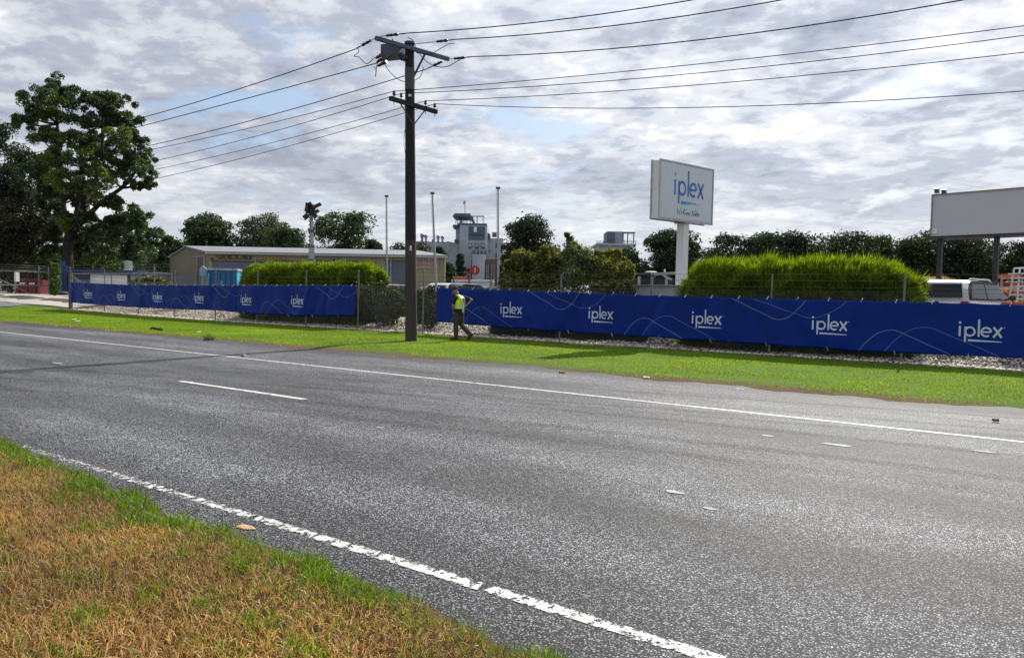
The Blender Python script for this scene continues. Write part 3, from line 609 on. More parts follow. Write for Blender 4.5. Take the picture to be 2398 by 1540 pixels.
# ---- clipped golden hedges
HEDGE = LEAF('golden hedge sprig', [(.05, .08, .012), (.10, .17, .012), (.16, .25, .016), (.23, .32, .02), (.34, .40, .05)], .45, (1.5, 1.5, .35), 1.8, .02)
HCORE = M('hedge core shade', (.022, .038, .010), .9, .5, 6, bump=1, bscale=12)  # solid core filling the hedge; inner shade is put into its dark colour
def hedge(label, x0, x1, y0, y1, top, n, ends=.20, feather=.3, pw=9, lump=1., tuft=.065):
    cx, cy = (x0+x1)/2, (y0+y1)/2; g = hz1((cx, y0))-.04; hx, hy = (x1-x0)/2, (y1-y0)/2; H_ = top-g
    t = empty('hedge', (cx, cy, g), label, 'hedge')
    def surf(u, a):   # u along, a round the section (0 front foot .. 1 back foot): a rounded loaf
        ex = 1 - np.abs(u)**9*.42
        ang = a*math.pi; yy = -np.cos(ang)*np.abs(np.cos(ang))**-.45*hy*ex; zz = np.sin(ang)**.40*H_*(1-ends*np.abs(u)**pw)
        return np.stack([cx + u*hx, cy + yy*(1+.06*np.sin(u*hx*2.1)), g + zz*(1+lump*(.03*np.sin(u*hx*1.3)+.02*np.sin(u*hx*3.7)))], 1)
    u = rng.uniform(-1, 1, n); u = np.sign(u)*np.abs(u)**.85; a = np.clip(rng.beta(1.15, 1.6, n), .01, .99); fr = rng.random(n) < .42; a[fr] = np.arcsin((.02+.80*rng.random(fr.sum()))**2.5)/math.pi; p = surf(u, a)
    d = np.stack([u**7*1.4, -np.cos(a*math.pi), np.sin(a*math.pi)*1.0+.45], 1); k = rng.random(n)
    e = k < .16; ue = np.sign(rng.uniform(-1, 1, e.sum())); rad_ = np.sqrt(rng.random(e.sum())); ae = rng.random(e.sum())
    pe = surf(ue*.985, ae); c0 = np.stack([cx+ue*hx, np.full(e.sum(), cy), np.full(e.sum(), g+H_*.35)], 1); p[e] = c0 + (pe-c0)*rad_[:, None]; d[e] = np.stack([ue*1.2, (p[e][:, 1]-cy)*.5, np.full(e.sum(), .6)], 1)
    tu = np.array([mnoise.noise(Vector((a*2.1, b*2.1, c*2.6))) + .5*mnoise.noise(Vector((a*5.5, b*5.5, c*5.5))) for a, b, c in p]); p = p + unit(d)*(tu*tuft)[:, None]
    d = unit(unit(d) + rng.normal(size=(n, 3))*.32 + np.array([.18, 0, 0]))
    L_ = rng.uniform(.09, .30, n)*np.clip(1+tu*.8, .5, 1.6)*(1+feather*np.clip(d[:, 2], 0, 1)*rng.random(n)*2); w = rng.uniform(.008, .018, n)[:, None]
    sd = unit(np.cross(d, rng.normal(size=(n, 3)))); p0 = p - d*.10; tip = p + d*L_[:, None] + np.array([0, 0, -.03])
    m_ = p0*.5 + tip*.5 + np.array([0, 0, .015])
    V = np.stack([p0, m_+sd*w, tip, m_-sd*w], 1).reshape(-1, 3)
    quads_obj('foliage', V, HEDGE, t, (cx, cy, g+H_*.5))
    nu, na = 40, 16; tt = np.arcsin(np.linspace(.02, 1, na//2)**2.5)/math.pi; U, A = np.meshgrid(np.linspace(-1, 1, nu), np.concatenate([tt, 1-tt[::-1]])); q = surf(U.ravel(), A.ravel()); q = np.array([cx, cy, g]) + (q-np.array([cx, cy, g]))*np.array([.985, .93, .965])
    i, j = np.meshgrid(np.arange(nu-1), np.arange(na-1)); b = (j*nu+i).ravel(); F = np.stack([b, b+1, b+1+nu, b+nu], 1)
    o = np_mesh('dark_core', q, F, HCORE, t, (cx, cy, g+H_*.4))
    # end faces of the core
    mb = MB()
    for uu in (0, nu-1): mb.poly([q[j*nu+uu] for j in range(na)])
    mb.build('dark_core', HCORE, t)
hedge('clipped bright green hedge behind the left banner, in front of the shed', -34.4, -25.3, 23.2, 25.2, 2.76, 60000, .12, .10, 14, .0, .03)
hedge('long shaggy bright green hedge behind the right banner, below the billboard', -10.3, -3.62, 22.9, 25.1, 2.66, 76000, .24, .26, 8, .08, .035)

# ---- leafy shrubs
SHR = LEAF('shrub leaf', [(.016, .026, .008), (.03, .046, .012), (.06, .082, .022), (.20, .21, .10)], .25, (1.3, 1.3, .5), 1.2, .03, .3)
TIPS = LEAF('orange tipped leaf', [(.03, .052, .012), (.075, .105, .020), (.18, .20, .045), (.38, .34, .11)], .42, (1.3, 1.25, .45), 1.2, .02, .4)
PALE = LEAF('silvery leaf', [(.045, .068, .020), (.095, .125, .04), (.22, .25, .11), (.38, .40, .25)], .35, (1.2, 1.2, .6), 1.2, .02, .4)
def shrub(label, blobs, dep, mat, n=700, size=.09, stem=True, cat='shrub', group=None, name='shrub', shoots=14, Y=None):
    """blobs: (x, y, radius) in survey units at the shrub's depth"""
    cs = [((PY(x, y, Y+random.uniform(0, .3)) if Y else P(x+random.uniform(-3, 3), y, dep+random.uniform(-.5, .5))), r*(1.0 if size < .12 else 1.2)*dep/FPX) for x, y, r in blobs]
    mx = sum(c.x for c, _ in cs)/len(cs); my = sum(c.y for c, _ in cs)/len(cs); g = hz1((mx, my))
    t = empty(name, (mx, my, g), label, cat, group); V = []
    for c, r in cs:
        p, d = clump_pts(c, r, int(n*3.2), .9, .55); k = p[:, 2] > hz(p[:, 0], p[:, 1]); V.append(leaf_quads(p[k], d[k]+np.array([0, 0, .5]), size*.95, .5, .8))
    for c, r in cs:                                         # leafy shoots breaking the outline
        for _ in range(shoots):
            a = random.random()*6.283; b0 = c+Vector((math.cos(a)*r*.75, math.sin(a)*r*.75, r*random.uniform(.2, .8))); ln = r*random.uniform(.2, .7)
            q = np.array([b0+Vector((random.uniform(-.04, .04), random.uniform(-.04, .04), ln*i/22)) + Vector((math.cos(a), math.sin(a), 0))*ln*.25*i/22 for i in range(22)]); V.append(leaf_quads(q+rng.normal(size=(22, 3))*.025, rng.normal(size=(22, 3)), size*1.0, .5, .8))
    quads_obj('foliage', np.concatenate(V), mat, t, (mx, my, g+1))
    w = MB()
    for c, r in cs: w.tube(limb_path((mx+random.uniform(-.2, .2), my+random.uniform(-.1, .1), g-.1), c, -.05, 4), [.035, .012], 5)
    w.build('stem', bark, t, True)
    return t
shrub('leafy shrub filling the gap in the banners, left of the pole', [(858, 690, 24), (885, 683, 22), (860, 712, 28), (895, 710, 28), (925, 700, 22), (930, 722, 26), (880, 735, 24), (910, 740, 22), (855, 738, 20), (945, 690, 12)], 33.2, SHR, 800, .10, group='shrubs in the gap between banners')
shrub('leafy shrub filling the gap in the banners, right of the pole', [(985, 700, 20), (1005, 695, 20), (980, 722, 24), (1008, 722, 24), (1025, 712, 22), (985, 742, 18), (1012, 745, 18), (1035, 735, 20)], 31.6, SHR, 800, .10, group='shrubs in the gap between banners')
shrub('orange tipped bush at the left of the row, beside the third flagpole', [(1200, 640, 24), (1190, 622, 12), (1222, 612, 24), (1216, 600, 14), (1212, 665, 30), (1245, 640, 28), (1190, 668, 24), (1235, 672, 28), (1240, 618, 20)], 31, TIPS, 800, .10)
shrub('tall orange tipped bush in the row, left of its tallest leader', [(1290, 602, 22), (1282, 590, 12), (1268, 618, 24), (1308, 608, 18), (1275, 625, 26), (1300, 630, 26), (1268, 655, 30), (1300, 660, 32), (1262, 678, 26)], 30.5, TIPS, 850, .10)
shrub('tall silvery green bush with a single upright leader', [(1340, 600, 22), (1338, 580, 12), (1335, 562, 7), (1330, 552, 4), (1345, 592, 18), (1320, 612, 26), (1366, 606, 24), (1385, 625, 22), (1358, 612, 26), (1345, 640, 34), (1372, 630, 26), (1330, 668, 34), (1368, 668, 34), (1310, 650, 26)], 30, PALE, 800, .09)
shrub('rounded olive bush at the right end of the bush row', [(1412, 608, 22), (1440, 604, 18), (1446, 594, 9), (1466, 640, 18), (1400, 628, 22), (1452, 632, 22), (1425, 640, 28), (1400, 650, 24), (1455, 655, 24), (1435, 665, 26)], 29.5, TIPS, 750, .09)
shrub('low glossy bush between the bush row and the grey block', [(1395, 680, 14), (1420, 678, 14), (1445, 676, 14), (1468, 672, 13), (1475, 688, 12), (1405, 692, 14), (1440, 692, 14)], 26.5, SHR, 420, .08)
shrub('dark shrub under the right banner, left of the long hedge', [(1160+i*16, 772+i*1.55, 17) for i in range(22)]+[(1168+i*16, 788+i*1.1, 13) for i in range(21)], 26, DARK, 330, .10, Y=23.1)
shrub('dark shrubby foot under the right banner between its last two posts', [(1660+i*16, 803+i*.9, 12) for i in range(13)], 22, DARK, 300, .09, shoots=4, Y=22.9)
shrub('low yellow green bush behind the left banner, beside the white sheds', [(310, 664, 7), (330, 662, 8), (350, 660, 9), (370, 662, 8), (390, 665, 6)], 46, TIPS, 260, .12)
shrub('upright light green shrub between the two blue posts by the gate', [(131, 636, 7), (129, 650, 8), (133, 664, 8), (128, 678, 8), (132, 624, 5)], 60, LEAF('fresh leaf', [(.05, .09, .02), (.08, .14, .03), (.12, .19, .04)], .35), 260, .2)
shrub('small bright green bush above the white sheds', [(270, 632, 9), (262, 620, 6), (280, 625, 7), (255, 636, 8)], 64, MATS['fresh leaf'], 200, .2)

# ================================================================ STRUCTURES
def PX(x, y, X): d = ray(x, y); return Vector((0, 0, CAM_H)) + d*(X/d.x)
def hitl(x, y, o, ang_or_dir):
    """where the sight line (x, y) meets the vertical plane through o along a horizontal direction"""
    d = Vector(ang_or_dir); n = Vector((-d.y, d.x, 0)); r = ray(x, y); return Vector((0, 0, CAM_H)) + r*((Vector(o)-Vector((0, 0, CAM_H))).dot(n)/r.dot(n))
def vpdir(x): return (RH*((x-CX)/FPX) + FH).normalized()
def ribbon(pts, w, closed=False):
    """flat stroke of width w along a 2-D polyline -> quads"""
    pts = [Vector(p) for p in pts]; k = len(pts); L_, R_ = [], []
    for i, p in enumerate(pts):
        a = pts[(i-1) % k] if closed or i else p; b = pts[(i+1) % k] if closed or i < k-1 else p
        t = (b-a).normalized(); n = Vector((-t.y, t.x)); ww = w if isinstance(w, (int, float)) else w[0]+(w[1]-w[0])*i/(k-1)
        L_.append(p+n*ww/2); R_.append(p-n*ww/2)
    m = k if closed else k-1
    return [[R_[i], R_[(i+1) % k], L_[(i+1) % k], L_[i]] for i in range(m)]
def arc(cx, cy, r, a0, a1, n=16, ry=None): return [(cx+r*math.cos(rad(a0+(a1-a0)*i/n)), cy+(ry or r)*math.sin(rad(a0+(a1-a0)*i/n))) for i in range(n+1)]
def logo_polys():
    """the wordmark in units of its own x-height: letters, dot, under-stroke, registered mark"""
    w = .19; q = []; lets = []
    q += ribbon([(.1, 0), (.1, .5), (.1, 1.02)], w)                                            # i
    dot = [[Vector(p) for p in [(.1+.115*math.cos(a), 1.36+.13*math.sin(a)) for a in [i*.5236 for i in range(12)]]]]
    lets.append(q); q = ribbon([(.60, -.52), (.60, 0), (.60, .5), (.60, .98)], w) + ribbon(arc(1.02, .5, .42, 0, 360, 24)[:-1], w, True)   # p
    lets.append(q); q = ribbon([(1.80, 0), (1.80, .6), (1.80, 1.2), (1.80, 1.72)], w)                                     # l
    lets.append(q); q = ribbon(arc(2.45, .5, .42, -52, -360, 22), w) + ribbon([(2.06, .50), (2.45, .50), (2.84, .50)], w*.85)  # e
    lets.append(q); q = ribbon([(3.08, .0), (3.44, .5), (3.80, 1.0)], w*1.05) + ribbon([(3.08, 1.0), (3.44, .5), (3.80, 0)], w*1.05)   # x
    lets.append(q)
    under = [[Vector(p) for p in ((xa, -.26-.043*(xa-.86)), (xb, -.26-.043*(xb-.86)), (xb, -.48+.007*(xb-.86)), (xa, -.48+.007*(xa-.86)))] for xa, xb in [(.86+.427*i, .86+.427*(i+1)) for i in range(7)]]
    mark = [[Vector(p) for p in [(4.0+.05*math.cos(a), .98+.05*math.sin(a)) for a in [i*.785 for i in range(8)]]]]
    return lets, dot, under, mark

# ---- chain link fence along the verge
FY = 22.0
def gz(X, Y=FY): return hz1((X, Y))
post_x = [-45.4, -41.6, -37.95, -34.3, -30.9, -27.4, -24.05, -20.4, -17.1, -14.1, -10.75, -7.0, -3.6, -.1, 3.3]
f_galv = M('fence post galvanising', (.17, .175, .16), .6, .25, 4)
def fence():
    x0, x1 = -49.7, 5.0; t = empty('chain_link_fence', (-24, FY, gz(-24)), 'grey chain link fence with barbed wire top carrying both blue banners', 'fence')
    for X in post_x:
        top = gz(X) + (2.42 if X < -18 else 2.27)
        w = MB(); w.tube([(X, FY, gz(X)-.1), (X+.02, FY, top)], .028, 8); w.ball((X+.02, FY, top), .036, 8, 4); w.build('post', f_galv, t, True)
    for dx, r, h in ((-.0, .07, 2.5), (.28, .045, 2.15)):
        w = MB(); w.tube([(x0+dx, FY, gz(x0)-.1), (x0+dx, FY, gz(x0)+h)], r, 10); w.ball((x0+dx, FY, gz(x0)+h), r*1.2, 8, 4); w.build('post', galv_d if r > .05 else f_galv, t, True, label='thick end post by the driveway' if r > .05 else None)
    w = MB(); w.tube([(x0+.05, FY, gz(x0)+2.05), (-46.4, FY, gz(-46)+.9)], .025, 6); w.build('brace', f_galv, t, True)
    xs = [x0] + post_x
    for zz in (2.36, 2.18, 2.00, 1.84, 1.0, .12):
        w = MB()
        for a, b in zip(xs[:-1], xs[1:]):
            k = -.06 if a > -18 and zz > 1.9 else 0
            w.tube([(a, FY-.03, gz(a)+zz+k), ((a+b)/2, FY-.03, gz((a+b)/2)+zz+k-.015), (b, FY-.03, gz(b)+zz+k)], .0045 if zz > 1.9 else .003, 4, False)
            if zz > 1.9:
                n = int((b-a)/.16)
                for i in range(1, n):
                    X = a+(b-a)*i/n; w.bar((X-.012, FY-.045, gz(X)+zz+k-.022), (X+.012, FY-.015, gz(X)+zz+k+.022), .003)
        w.build('barbed_wire' if zz > 1.9 else 'line_wire', galv_d, t)
    # the mesh itself: two families of diagonal wires, crossing
    P_, H_ = .072, 1.76; V = []; F = []
    def wire(ax, az, bx, bz, off):
        b0 = len(V); r = .0032
        for X, Z in ((ax, az), (bx, bz)):
            for an in (90, 210, 330): V.append((X + r*.7*math.cos(rad(an)), FY-.02+off+r*math.sin(rad(an)), Z + r*.7*math.cos(rad(an))))
        for i in range(3): F.append((b0+i, b0+(i+1) % 3, b0+3+(i+1) % 3, b0+3+i))
    X = x0
    while X < x1:
        wire(X, gz(X)+.07, X+H_*.8, gz(X+H_*.8)+.07+H_, .003); wire(X+H_*.8, gz(X+H_*.8)+.07, X, gz(X)+.07+H_, -.003); X += P_
    np_mesh('chain_link_mesh', np.array(V), np.array(F), M('mesh wire', (.20, .205, .195), .7, .2, 8, spec=.2), t, (-24, FY, 1), 'stuff')
fence()

# ---- printed vinyl banners tied to the fence
BLUE = M('blue printed vinyl', (.0008, .023, .215), .5, .16, 1.0, spec=.16)
INK = M('pale lilac print', (.56, .62, .80), .45, .05, 3)
INK2 = M('mid blue print', (.12, .17, .46), .45, .1, 3)
INK3 = M('light blue print', (.17, .22, .46), .45, .1, 3)
TIE = M('white cable tie', (.75, .75, .72), .4, .05)
def banner(label, xs, zt, zb, logos, waves, seed):
    r = np.random.default_rng(seed); x0, x1 = xs[0], xs[-1]
    t = empty('banner', ((x0+x1)/2, FY-.08, gz((x0+x1)/2)), label, 'banner', 'printed banners tied to the fence')
    ties = np.arange(x0+.12, x1, .83)
    k1 = r.uniform(0, 6, 8)
    def top(X): return np.interp(X, xs, zt) - .02*np.abs(np.sin((X-x0-.12)/.83*math.pi))
    def bot(X): return np.interp(X, xs, zb) + .025*np.abs(np.sin((X-x0)/1.66*math.pi))*(.6+.4*np.sin(X*.7+k1[0]))
    folds = [(r.uniform(x0, x1), r.uniform(.35, .9), r.uniform(-1, 1), r.uniform(.016, .042)*r.choice([-1, 1])) for _ in range(int((x1-x0)*1.1))]
    def dy(X, v):
        y = .02*np.sin(X*1.3+k1[1]+1.2*v) + .012*np.sin(X*3.1+k1[2]-2.5*v) + .006*np.sin(X*7.3+k1[3]+4*v)
        for fx, fw, sl, am in folds: y = y + am*np.exp(-((X-fx-sl*(v-.5))/(fw*.32))**2)
        y = y - .02*np.exp(-(v/.12)**2)*np.sin(X*2.2+k1[4])
        return FY - .085 - y
    nx = int((x1-x0)/.04); nz = 26
    X, Vv = np.meshgrid(np.linspace(x0, x1, nx), np.linspace(0, 1, nz)); Z = bot(X)+(top(X)-bot(X))*Vv; Y = dy(X, Vv)
    i, j = np.meshgrid(np.arange(nx-1), np.arange(nz-1)); a = (j*nx+i).ravel()
    o = np_mesh('vinyl_sheet', np.stack([X, Y, Z], -1).reshape(-1, 3), np.stack([a, a+1, a+1+nx, a+nx], 1), BLUE, t, ((x0+x1)/2, FY-.085, 1.1), smooth=True)
    so = o.modifiers.new('thickness', 'SOLIDIFY'); so.thickness = .004; so.offset = -1
    def lift(x, z, d=.009):
        v = (z-bot(x))/(top(x)-bot(x)); return Vector((float(x), float(dy(x, v))-d, float(z)))
    lq, dot, under, mark = logo_polys()
    for cx, xh in logos:
        zc = (top(cx)+bot(cx))/2 - .06; lg = None
        for nm, pl in [('logo', under)]+[('letter', g_) for g_ in lq]+[('letter_dot', dot), ('registered_mark', mark)]:
            mb = MB()
            for p in pl: mb.poly([lift(cx+(q.x-2.0)*xh, zc+(q.y-.42)*xh*1.04) for q in p])
            o_ = mb.build(nm, INK, lg or t, fixn=True); lg = lg or o_
    def wave(xa, kind, s, m, dx, d):
        pts = []
        for i in range(41):
            u = i/40; h = (math.sin(math.pi*min(1, u/.76)/2)**1.15 if u < .38 else 0)
            # quick rise to the crest then a long straight run down
            y = 1-((u-.36)/.36)**2 if u < .5 else (1-(.14/.36)**2) - (u-.5)*1.08*1.55
            if y < 0: continue
            pts.append((u, y))
        out = []
        for u, y in pts:
            if kind == 'n': X_ = xa+dx+u*s; Z_ = bot(X_)+.02 + y*.56*(1.0 if dx == 0 else 1.18)
            else: X_ = xa+dx+(1-u)*s; Z_ = top(X_)-.02 - y*.56*(1.0 if dx == 0 else .86)
            if x0+.03 < X_ < x1-.03: out.append((X_, Z_))
        if len(out) < 3: return
        mb = MB()
        for q in ribbon(out, .016 if dx == 0 else .013): mb.poly([lift(p.x, p.y, d) for p in q])
        mb.build('wave_line', m, t)
    for xa, kind, s in waves: wave(xa, kind, s, INK3, 0, .008); wave(xa, kind, s*1.2, INK2, .62, .006)
    for X in ties:
        z = float(top(X)); w = MB(); w.bar((X-.012, FY-.11, z-.05), (X+.01, FY-.03, z+.045), .012, .022); w.build('cable_tie', TIE, t)
    for X in ties[1::2]:
        z = float(bot(X)); w = MB(); w.bar((X, FY-.11, z+.05), (X+.012, FY-.04, z-.06), .010, .016); w.build('cable_tie', TIE, t)
    return t
banner('left blue printed banner on the fence, left of the utility pole', [-49.4, -42.5, -38, -34.3, -30.9, -27.4, -24.15], [1.86, 1.76, 1.78, 1.80, 1.82, 1.86, 1.89], [.60, .50, .52, .55, .48, .50, .60],
       [(-47.17, .235), (-43.32, .235), (-39.45, .235), (-35.56, .235), (-31.63, .235), (-27.86, .235)],
       [(-49.6, 'u', 1.5), (-45.9, 'n', 1.7), (-42.3, 'u', 1.7), (-38.3, 'n', 1.7), (-34.5, 'u', 1.7), (-30.6, 'n', 1.7), (-26.6, 'u', 1.7)], 4)
banner('right blue printed banner on the fence, behind the walking man', [-19.64, -17.1, -14.2, -11, -8.2, -4.7, -.9, 2.6], [1.84, 1.80, 1.75, 1.70, 1.67, 1.66, 1.62, 1.6], [.53, .44, .41, .38, .34, .30, .34, .33],
       [(-16.05, .238), (-12.45, .238), (-8.85, .238), (-5.35, .238), (-1.84, .238), (1.7, .238)],
       [(-18.9, 'n', 1.9), (-15.3, 'u', 2.0), (-11.6, 'n', 2.0), (-8.1, 'u', 2.1), (-4.6, 'n', 2.1), (-.75, 'u', 2.1)], 11)

# ---- utility pole
wood = M('tarred hardwood', (.015, .014, .016), .85, .35, 2.2, vscale=(1, 1, .12), bump=.5, bscale=14)
wood_b = M('grey weathered pole butt', (.052, .042, .036), .9, .3, 2.5, vscale=(1, 1, .1), bump=.6, bscale=14)
porc = M('brown glazed porcelain', (.05, .03, .03), .25, .2, 6)
tank_m = M('blue grey tank paint', (.035, .055, .095), .45, .15, 3)
cab = M('black cable', (.012, .012, .013), .9, .1, spec=.05)
PB = Vector((-17.47, 18.3, gz(-17.47, 18.3))); PT_ = PY(959, 103, 18.3)
WIRES = {}
def pole():
    t = empty('utility_pole', PB, 'tall dark timber utility pole on the grass carrying crossarms and wires', 'utility pole')
    ax = lambda z: PB.lerp(PT_, (z-PB.z)/(PT_.z-PB.z))
    zc = 3.3
    w = MB(); w.tube([PB-Vector((0, 0, .3)), PB+Vector((0, 0, .15)), ax(1.5), ax(zc)], [.20, .195, .188, .18], 14); w.build('shaft', wood_b, t, True, label='paler weathered lower length of the pole')
    w = MB(); w.tube([ax(zc), ax(5), ax(8), PT_], [.18, .172, .156, .148], 14); w.build('shaft', wood, t, True)
    w = MB(); w.tube([PT_-Vector((0, 0, .02)), PT_+Vector((0, 0, .05))], .17, 14); w.build('pole_cap', dark_m, t, True)
    w = MB(); w.tube([ax(8.15), ax(8.85)], .162, 14); w.build('sleeve', M('grey green sleeve', (.05, .065, .07), .6, .1), t, True)
    tow = (Vector((0, 0, 0))-PB); tow.z = 0; tow.normalize()
    w = MB(); c = ax(3.05)+tow*.19; w.box(c, (.06, .012, .16), RH); w.build('number_plate', white_p, t)
    w = MB(); c = ax(7.95)+tow*.165; w.box(c, (.10, .01, .08), RH); w.build('number_plate', offw, t)
    # lower arm
    o = PB+Vector((.22, 0, 0)); D_ = Vector((.02, 1, 0)).normalized(); o.x = ax(7.7).x+.22
    a = hitl(913, 229, o, D_); b = hitl(1022, 264, o, D_); zz = (a.z+b.z)/2; a.z = b.z = zz
    w = MB(); w.bar(a, b, .11, .13); w.build('crossarm', wood, t, label='lower timber crossarm')
    c = ax(zz-.62)+Vector((.15, 0, 0))
    for q in (a.lerp(b, .18), a.lerp(b, .76)): w = MB(); w.bar(q, c, .012, .04); w.build('brace', dark_m, t)
    for k, px in enumerate((922, 939, 996, 1018)):
        q = hitl(px, 235, o, D_); q.z = zz+.05; w = MB(); w.tube([q-Vector((0, 0, .22)), q, q+Vector((0, 0, .12))], .012, 6); w.tube([q+Vector((0, 0, z_)) for z_ in (.08, .10, .13, .15, .19, .22)], [.025, .055, .055, .035, .045, .02], 10)
        w.build('insulator', porc, t, True); WIRES['lv%d' % k] = q+Vector((0, 0, .2))
    # upper steel arm
    D2 = Vector((math.cos(rad(80)), math.sin(rad(80)), 0)); o2 = PT_+Vector((.20, 0, 0))
    a2 = hitl(879, 92, o2, D2); b2 = hitl(1050, 137, o2, D2); z2 = (a2.z+b2.z)/2; a2.z = b2.z = z2
    w = MB(); w.bar(a2, b2, .10, .12); w.build('crossarm', M('galvanised arm', (.07, .10, .15), .5, .2, 5, metal=.3), t, label='upper galvanised steel crossarm')
    w = MB(); w.bar(a2.lerp(b2, .66)-Vector((0, 0, .05)), ax(z2-.85)+Vector((.12, .05, 0)), .05, .06); w.build('brace', dark_m, t)
    w = MB()
    for f in (.22, .47, .5): q = a2.lerp(b2, f); w.bar(q-Vector((0, 0, .12)), q+Vector((0, 0, .13)), .02, .03)
    w.build('bolt', dark_m, t)
    def strain(p, q, key=None, n='insulator'):
        p, q = Vector(p), Vector(q); w = MB(); d = q-p
        w.tube([p, p+d*.22], .012, 5); w.tube([p+d*s for s in (.22, .24, .30, .32, .38, .40, .46, .48, .54, .56, .62, .64)], [.03, .05]+[.036, .036, .05, .05, .036, .036, .05, .05]+[.05, .03], 8); w.tube([p+d*.64, p+d*.8, p+d], [.014, .022, .014], 5)
        w.build(n, porc, t, True); return q
    dl = Vector((-1, 0, -.20)).normalized(); dr = Vector((math.cos(rad(18)), math.sin(rad(18)), .02)).normalized()
    side_l = Vector((-.05, 0, 0)); 
    WIRES['hl0'] = strain(a2, a2+dl*.95); WIRES['hl1'] = strain(PT_+Vector((-.16, -.5, -.42)), PT_+Vector((-.16, -.5, -.42))+dl*.85); WIRES['hl2'] = strain(b2-Vector((0, .08, .02)), b2-Vector((0, .08, .02))+dl*.95)
    WIRES['hr0'] = strain(a2.lerp(b2, .06)+Vector((0, 0, .09)), a2.lerp(b2, .06)+Vector((0, 0, .09))+dr*.95); WIRES['hr2'] = strain(b2, b2+dr*.9)
    s0 = PT_+dr*.14-Vector((0, 0, .03)); w = MB(); w.tube([s0, s0+dr*.62], .012, 5); w.build('stay_rod', dark_m, t); WIRES['hr1'] = strain(s0+dr*.62, s0+dr*1.5)
    # load switch tank with its bushings, hung on the road side of the pole
    c = P(921, 122, PT_.dot(FH)/1.0 - .15); ux = (RH*.93 - FH*.37).normalized()
    w = MB(); w.box(c, (.66, .5, .40), ux); w.build('switch_tank', tank_m, t, label='blue grey switch tank under the upper arm')
    w = MB(); w.bar(c+ux*.2+Vector((0, 0, .22)), PT_-Vector((0, 0, .18)), .06, .08); w.bar(c+ux*.3-Vector((0, 0, .1)), PT_-Vector((0, 0, .45)), .05, .07); w.build('bracket', dark_m, t)
    for k in range(3):
        p = c - ux*.30 + Vector((-FH.x, -FH.y, 0))*(.2-.2*k) - Vector((0, 0, .08+.07*k)); q = p - ux*.34 - Vector((0, 0, .13))
        w = MB(); w.tube([p+(q-p)*s for s in (0, .25, .28, .5, .53, .8, 1)], [.075, .075, .05, .065, .045, .05, .02], 8); w.build('bushing', porc, t, True)
        p2 = c + ux*.26 + Vector((-FH.x, -FH.y, 0))*(.22-.2*k) - Vector((0, 0, .16)); q2 = p2 + ux*.30 - Vector((0, 0, .16))
        w = MB(); w.tube([p2+(q2-p2)*s for s in (0, .2, .24, .45, .5, .75, 1)], [.08, .08, .05, .075, .05, .06, .03], 8); w.build('bushing', tank_m, t, True)
    dpt = PT_.dot(FH)
    def J(*pp, r=.012, d=-.2):
        pts = [P(x, y, dpt+d) for x, y in pp]; out = []
        for i in range(len(pts)-1):
            p0, p1, p2, p3 = pts[max(i-1, 0)], pts[i], pts[i+1], pts[min(i+2, len(pts)-1)]
            for s in range(5):
                u = s/5; out.append(.5*((2*p1)+(p2-p0)*u+(2*p0-5*p1+4*p2-p3)*u*u+(3*p1-p0-3*p2+p3)*u**3))
        out.append(pts[-1]); w = MB(); w.tube(out, r, 5); w.build('jumper_cable', cab, t, True)
    J((836, 112), (840, 121), (834, 127), (829, 133), (840, 134), (855, 149), (866, 146), (877, 134))
    J((888, 136), (883, 150), (880, 172), (878, 180)); J((875, 157), (880, 165), (879, 178))
    J((901, 152), (915, 172), (935, 188), (950, 192)); J((968, 190), (982, 182), (989, 168), (991, 158))
    J((954, 88), (966, 95), (972, 108), (971, 114)); J((974, 124), (1005, 128), (1028, 116), (1050, 104), (1064, 102)); J((982, 127), (1000, 146), (1025, 157), (1048, 156), (1070, 144), (1090, 134))
    J((949, 300), (946, 320), (946, 345), (949, 360), r=.008, d=-.05); J((948, 236), (949, 280), (950, 330), r=.01, d=-.17)
    return t
pole()
def power_line(label, start, pts, plane, ext, r, group):
    """one conductor: a parabola in the vertical plane through its fixing point, fitted to sights on the span"""
    s = Vector(start); d = Vector(plane).normalized(); q = [s]+[hitl(x, y, s, d) for x, y in pts]
    U = np.array([(p-s).dot(d) for p in q]); Z = np.array([p.z for p in q])
    a = np.stack([U, U**2], 1); k, *_ = np.linalg.lstsq(a[1:], Z[1:]-s.z, rcond=None)
    uu = np.linspace(0, ext, 40); w = MB(); w.tube([s+d*u+Vector((0, 0, k[0]*u+k[1]*u*u)) for u in uu], r, 5)
    tag(w.build('power_line', cab, None, True), label, 'power line', group)
LEFT = Vector((-1, 0, 0)); gl = 'conductors running left from the pole'; gr = 'conductors running right from the pole'
for key, lab, pts, r in (('hl0', 'uppermost wire running left from the pole, in front of the tall gum', [(600, 192), (305, 285), (0, 345)], .016), ('hl1', 'second wire from the top running left from the pole', [(600, 228), (315, 298), (0, 378)], .016), ('hl2', 'third wire from the top running left, passing behind the pole', [(820, 218), (327, 346), (0, 402)], .016),
        ('lv0', 'thin wire running left from the end of the lower crossarm, fourth from top', [(640, 286), (360, 350), (0, 404)], .011), ('lv1', 'thin wire running left, fifth from the top', [(640, 311), (360, 376), (0, 432)], .011), ('lv2', 'thin wire running left, sixth from the top, second lowest', [(640, 333), (362, 398), (0, 452)], .011), ('lv3', 'lowest of the thin wires running left from the lower crossarm', [(640, 351), (360, 420), (0, 476)], .011)):
    power_line(lab, WIRES[key], pts, LEFT, 66, r, gl)
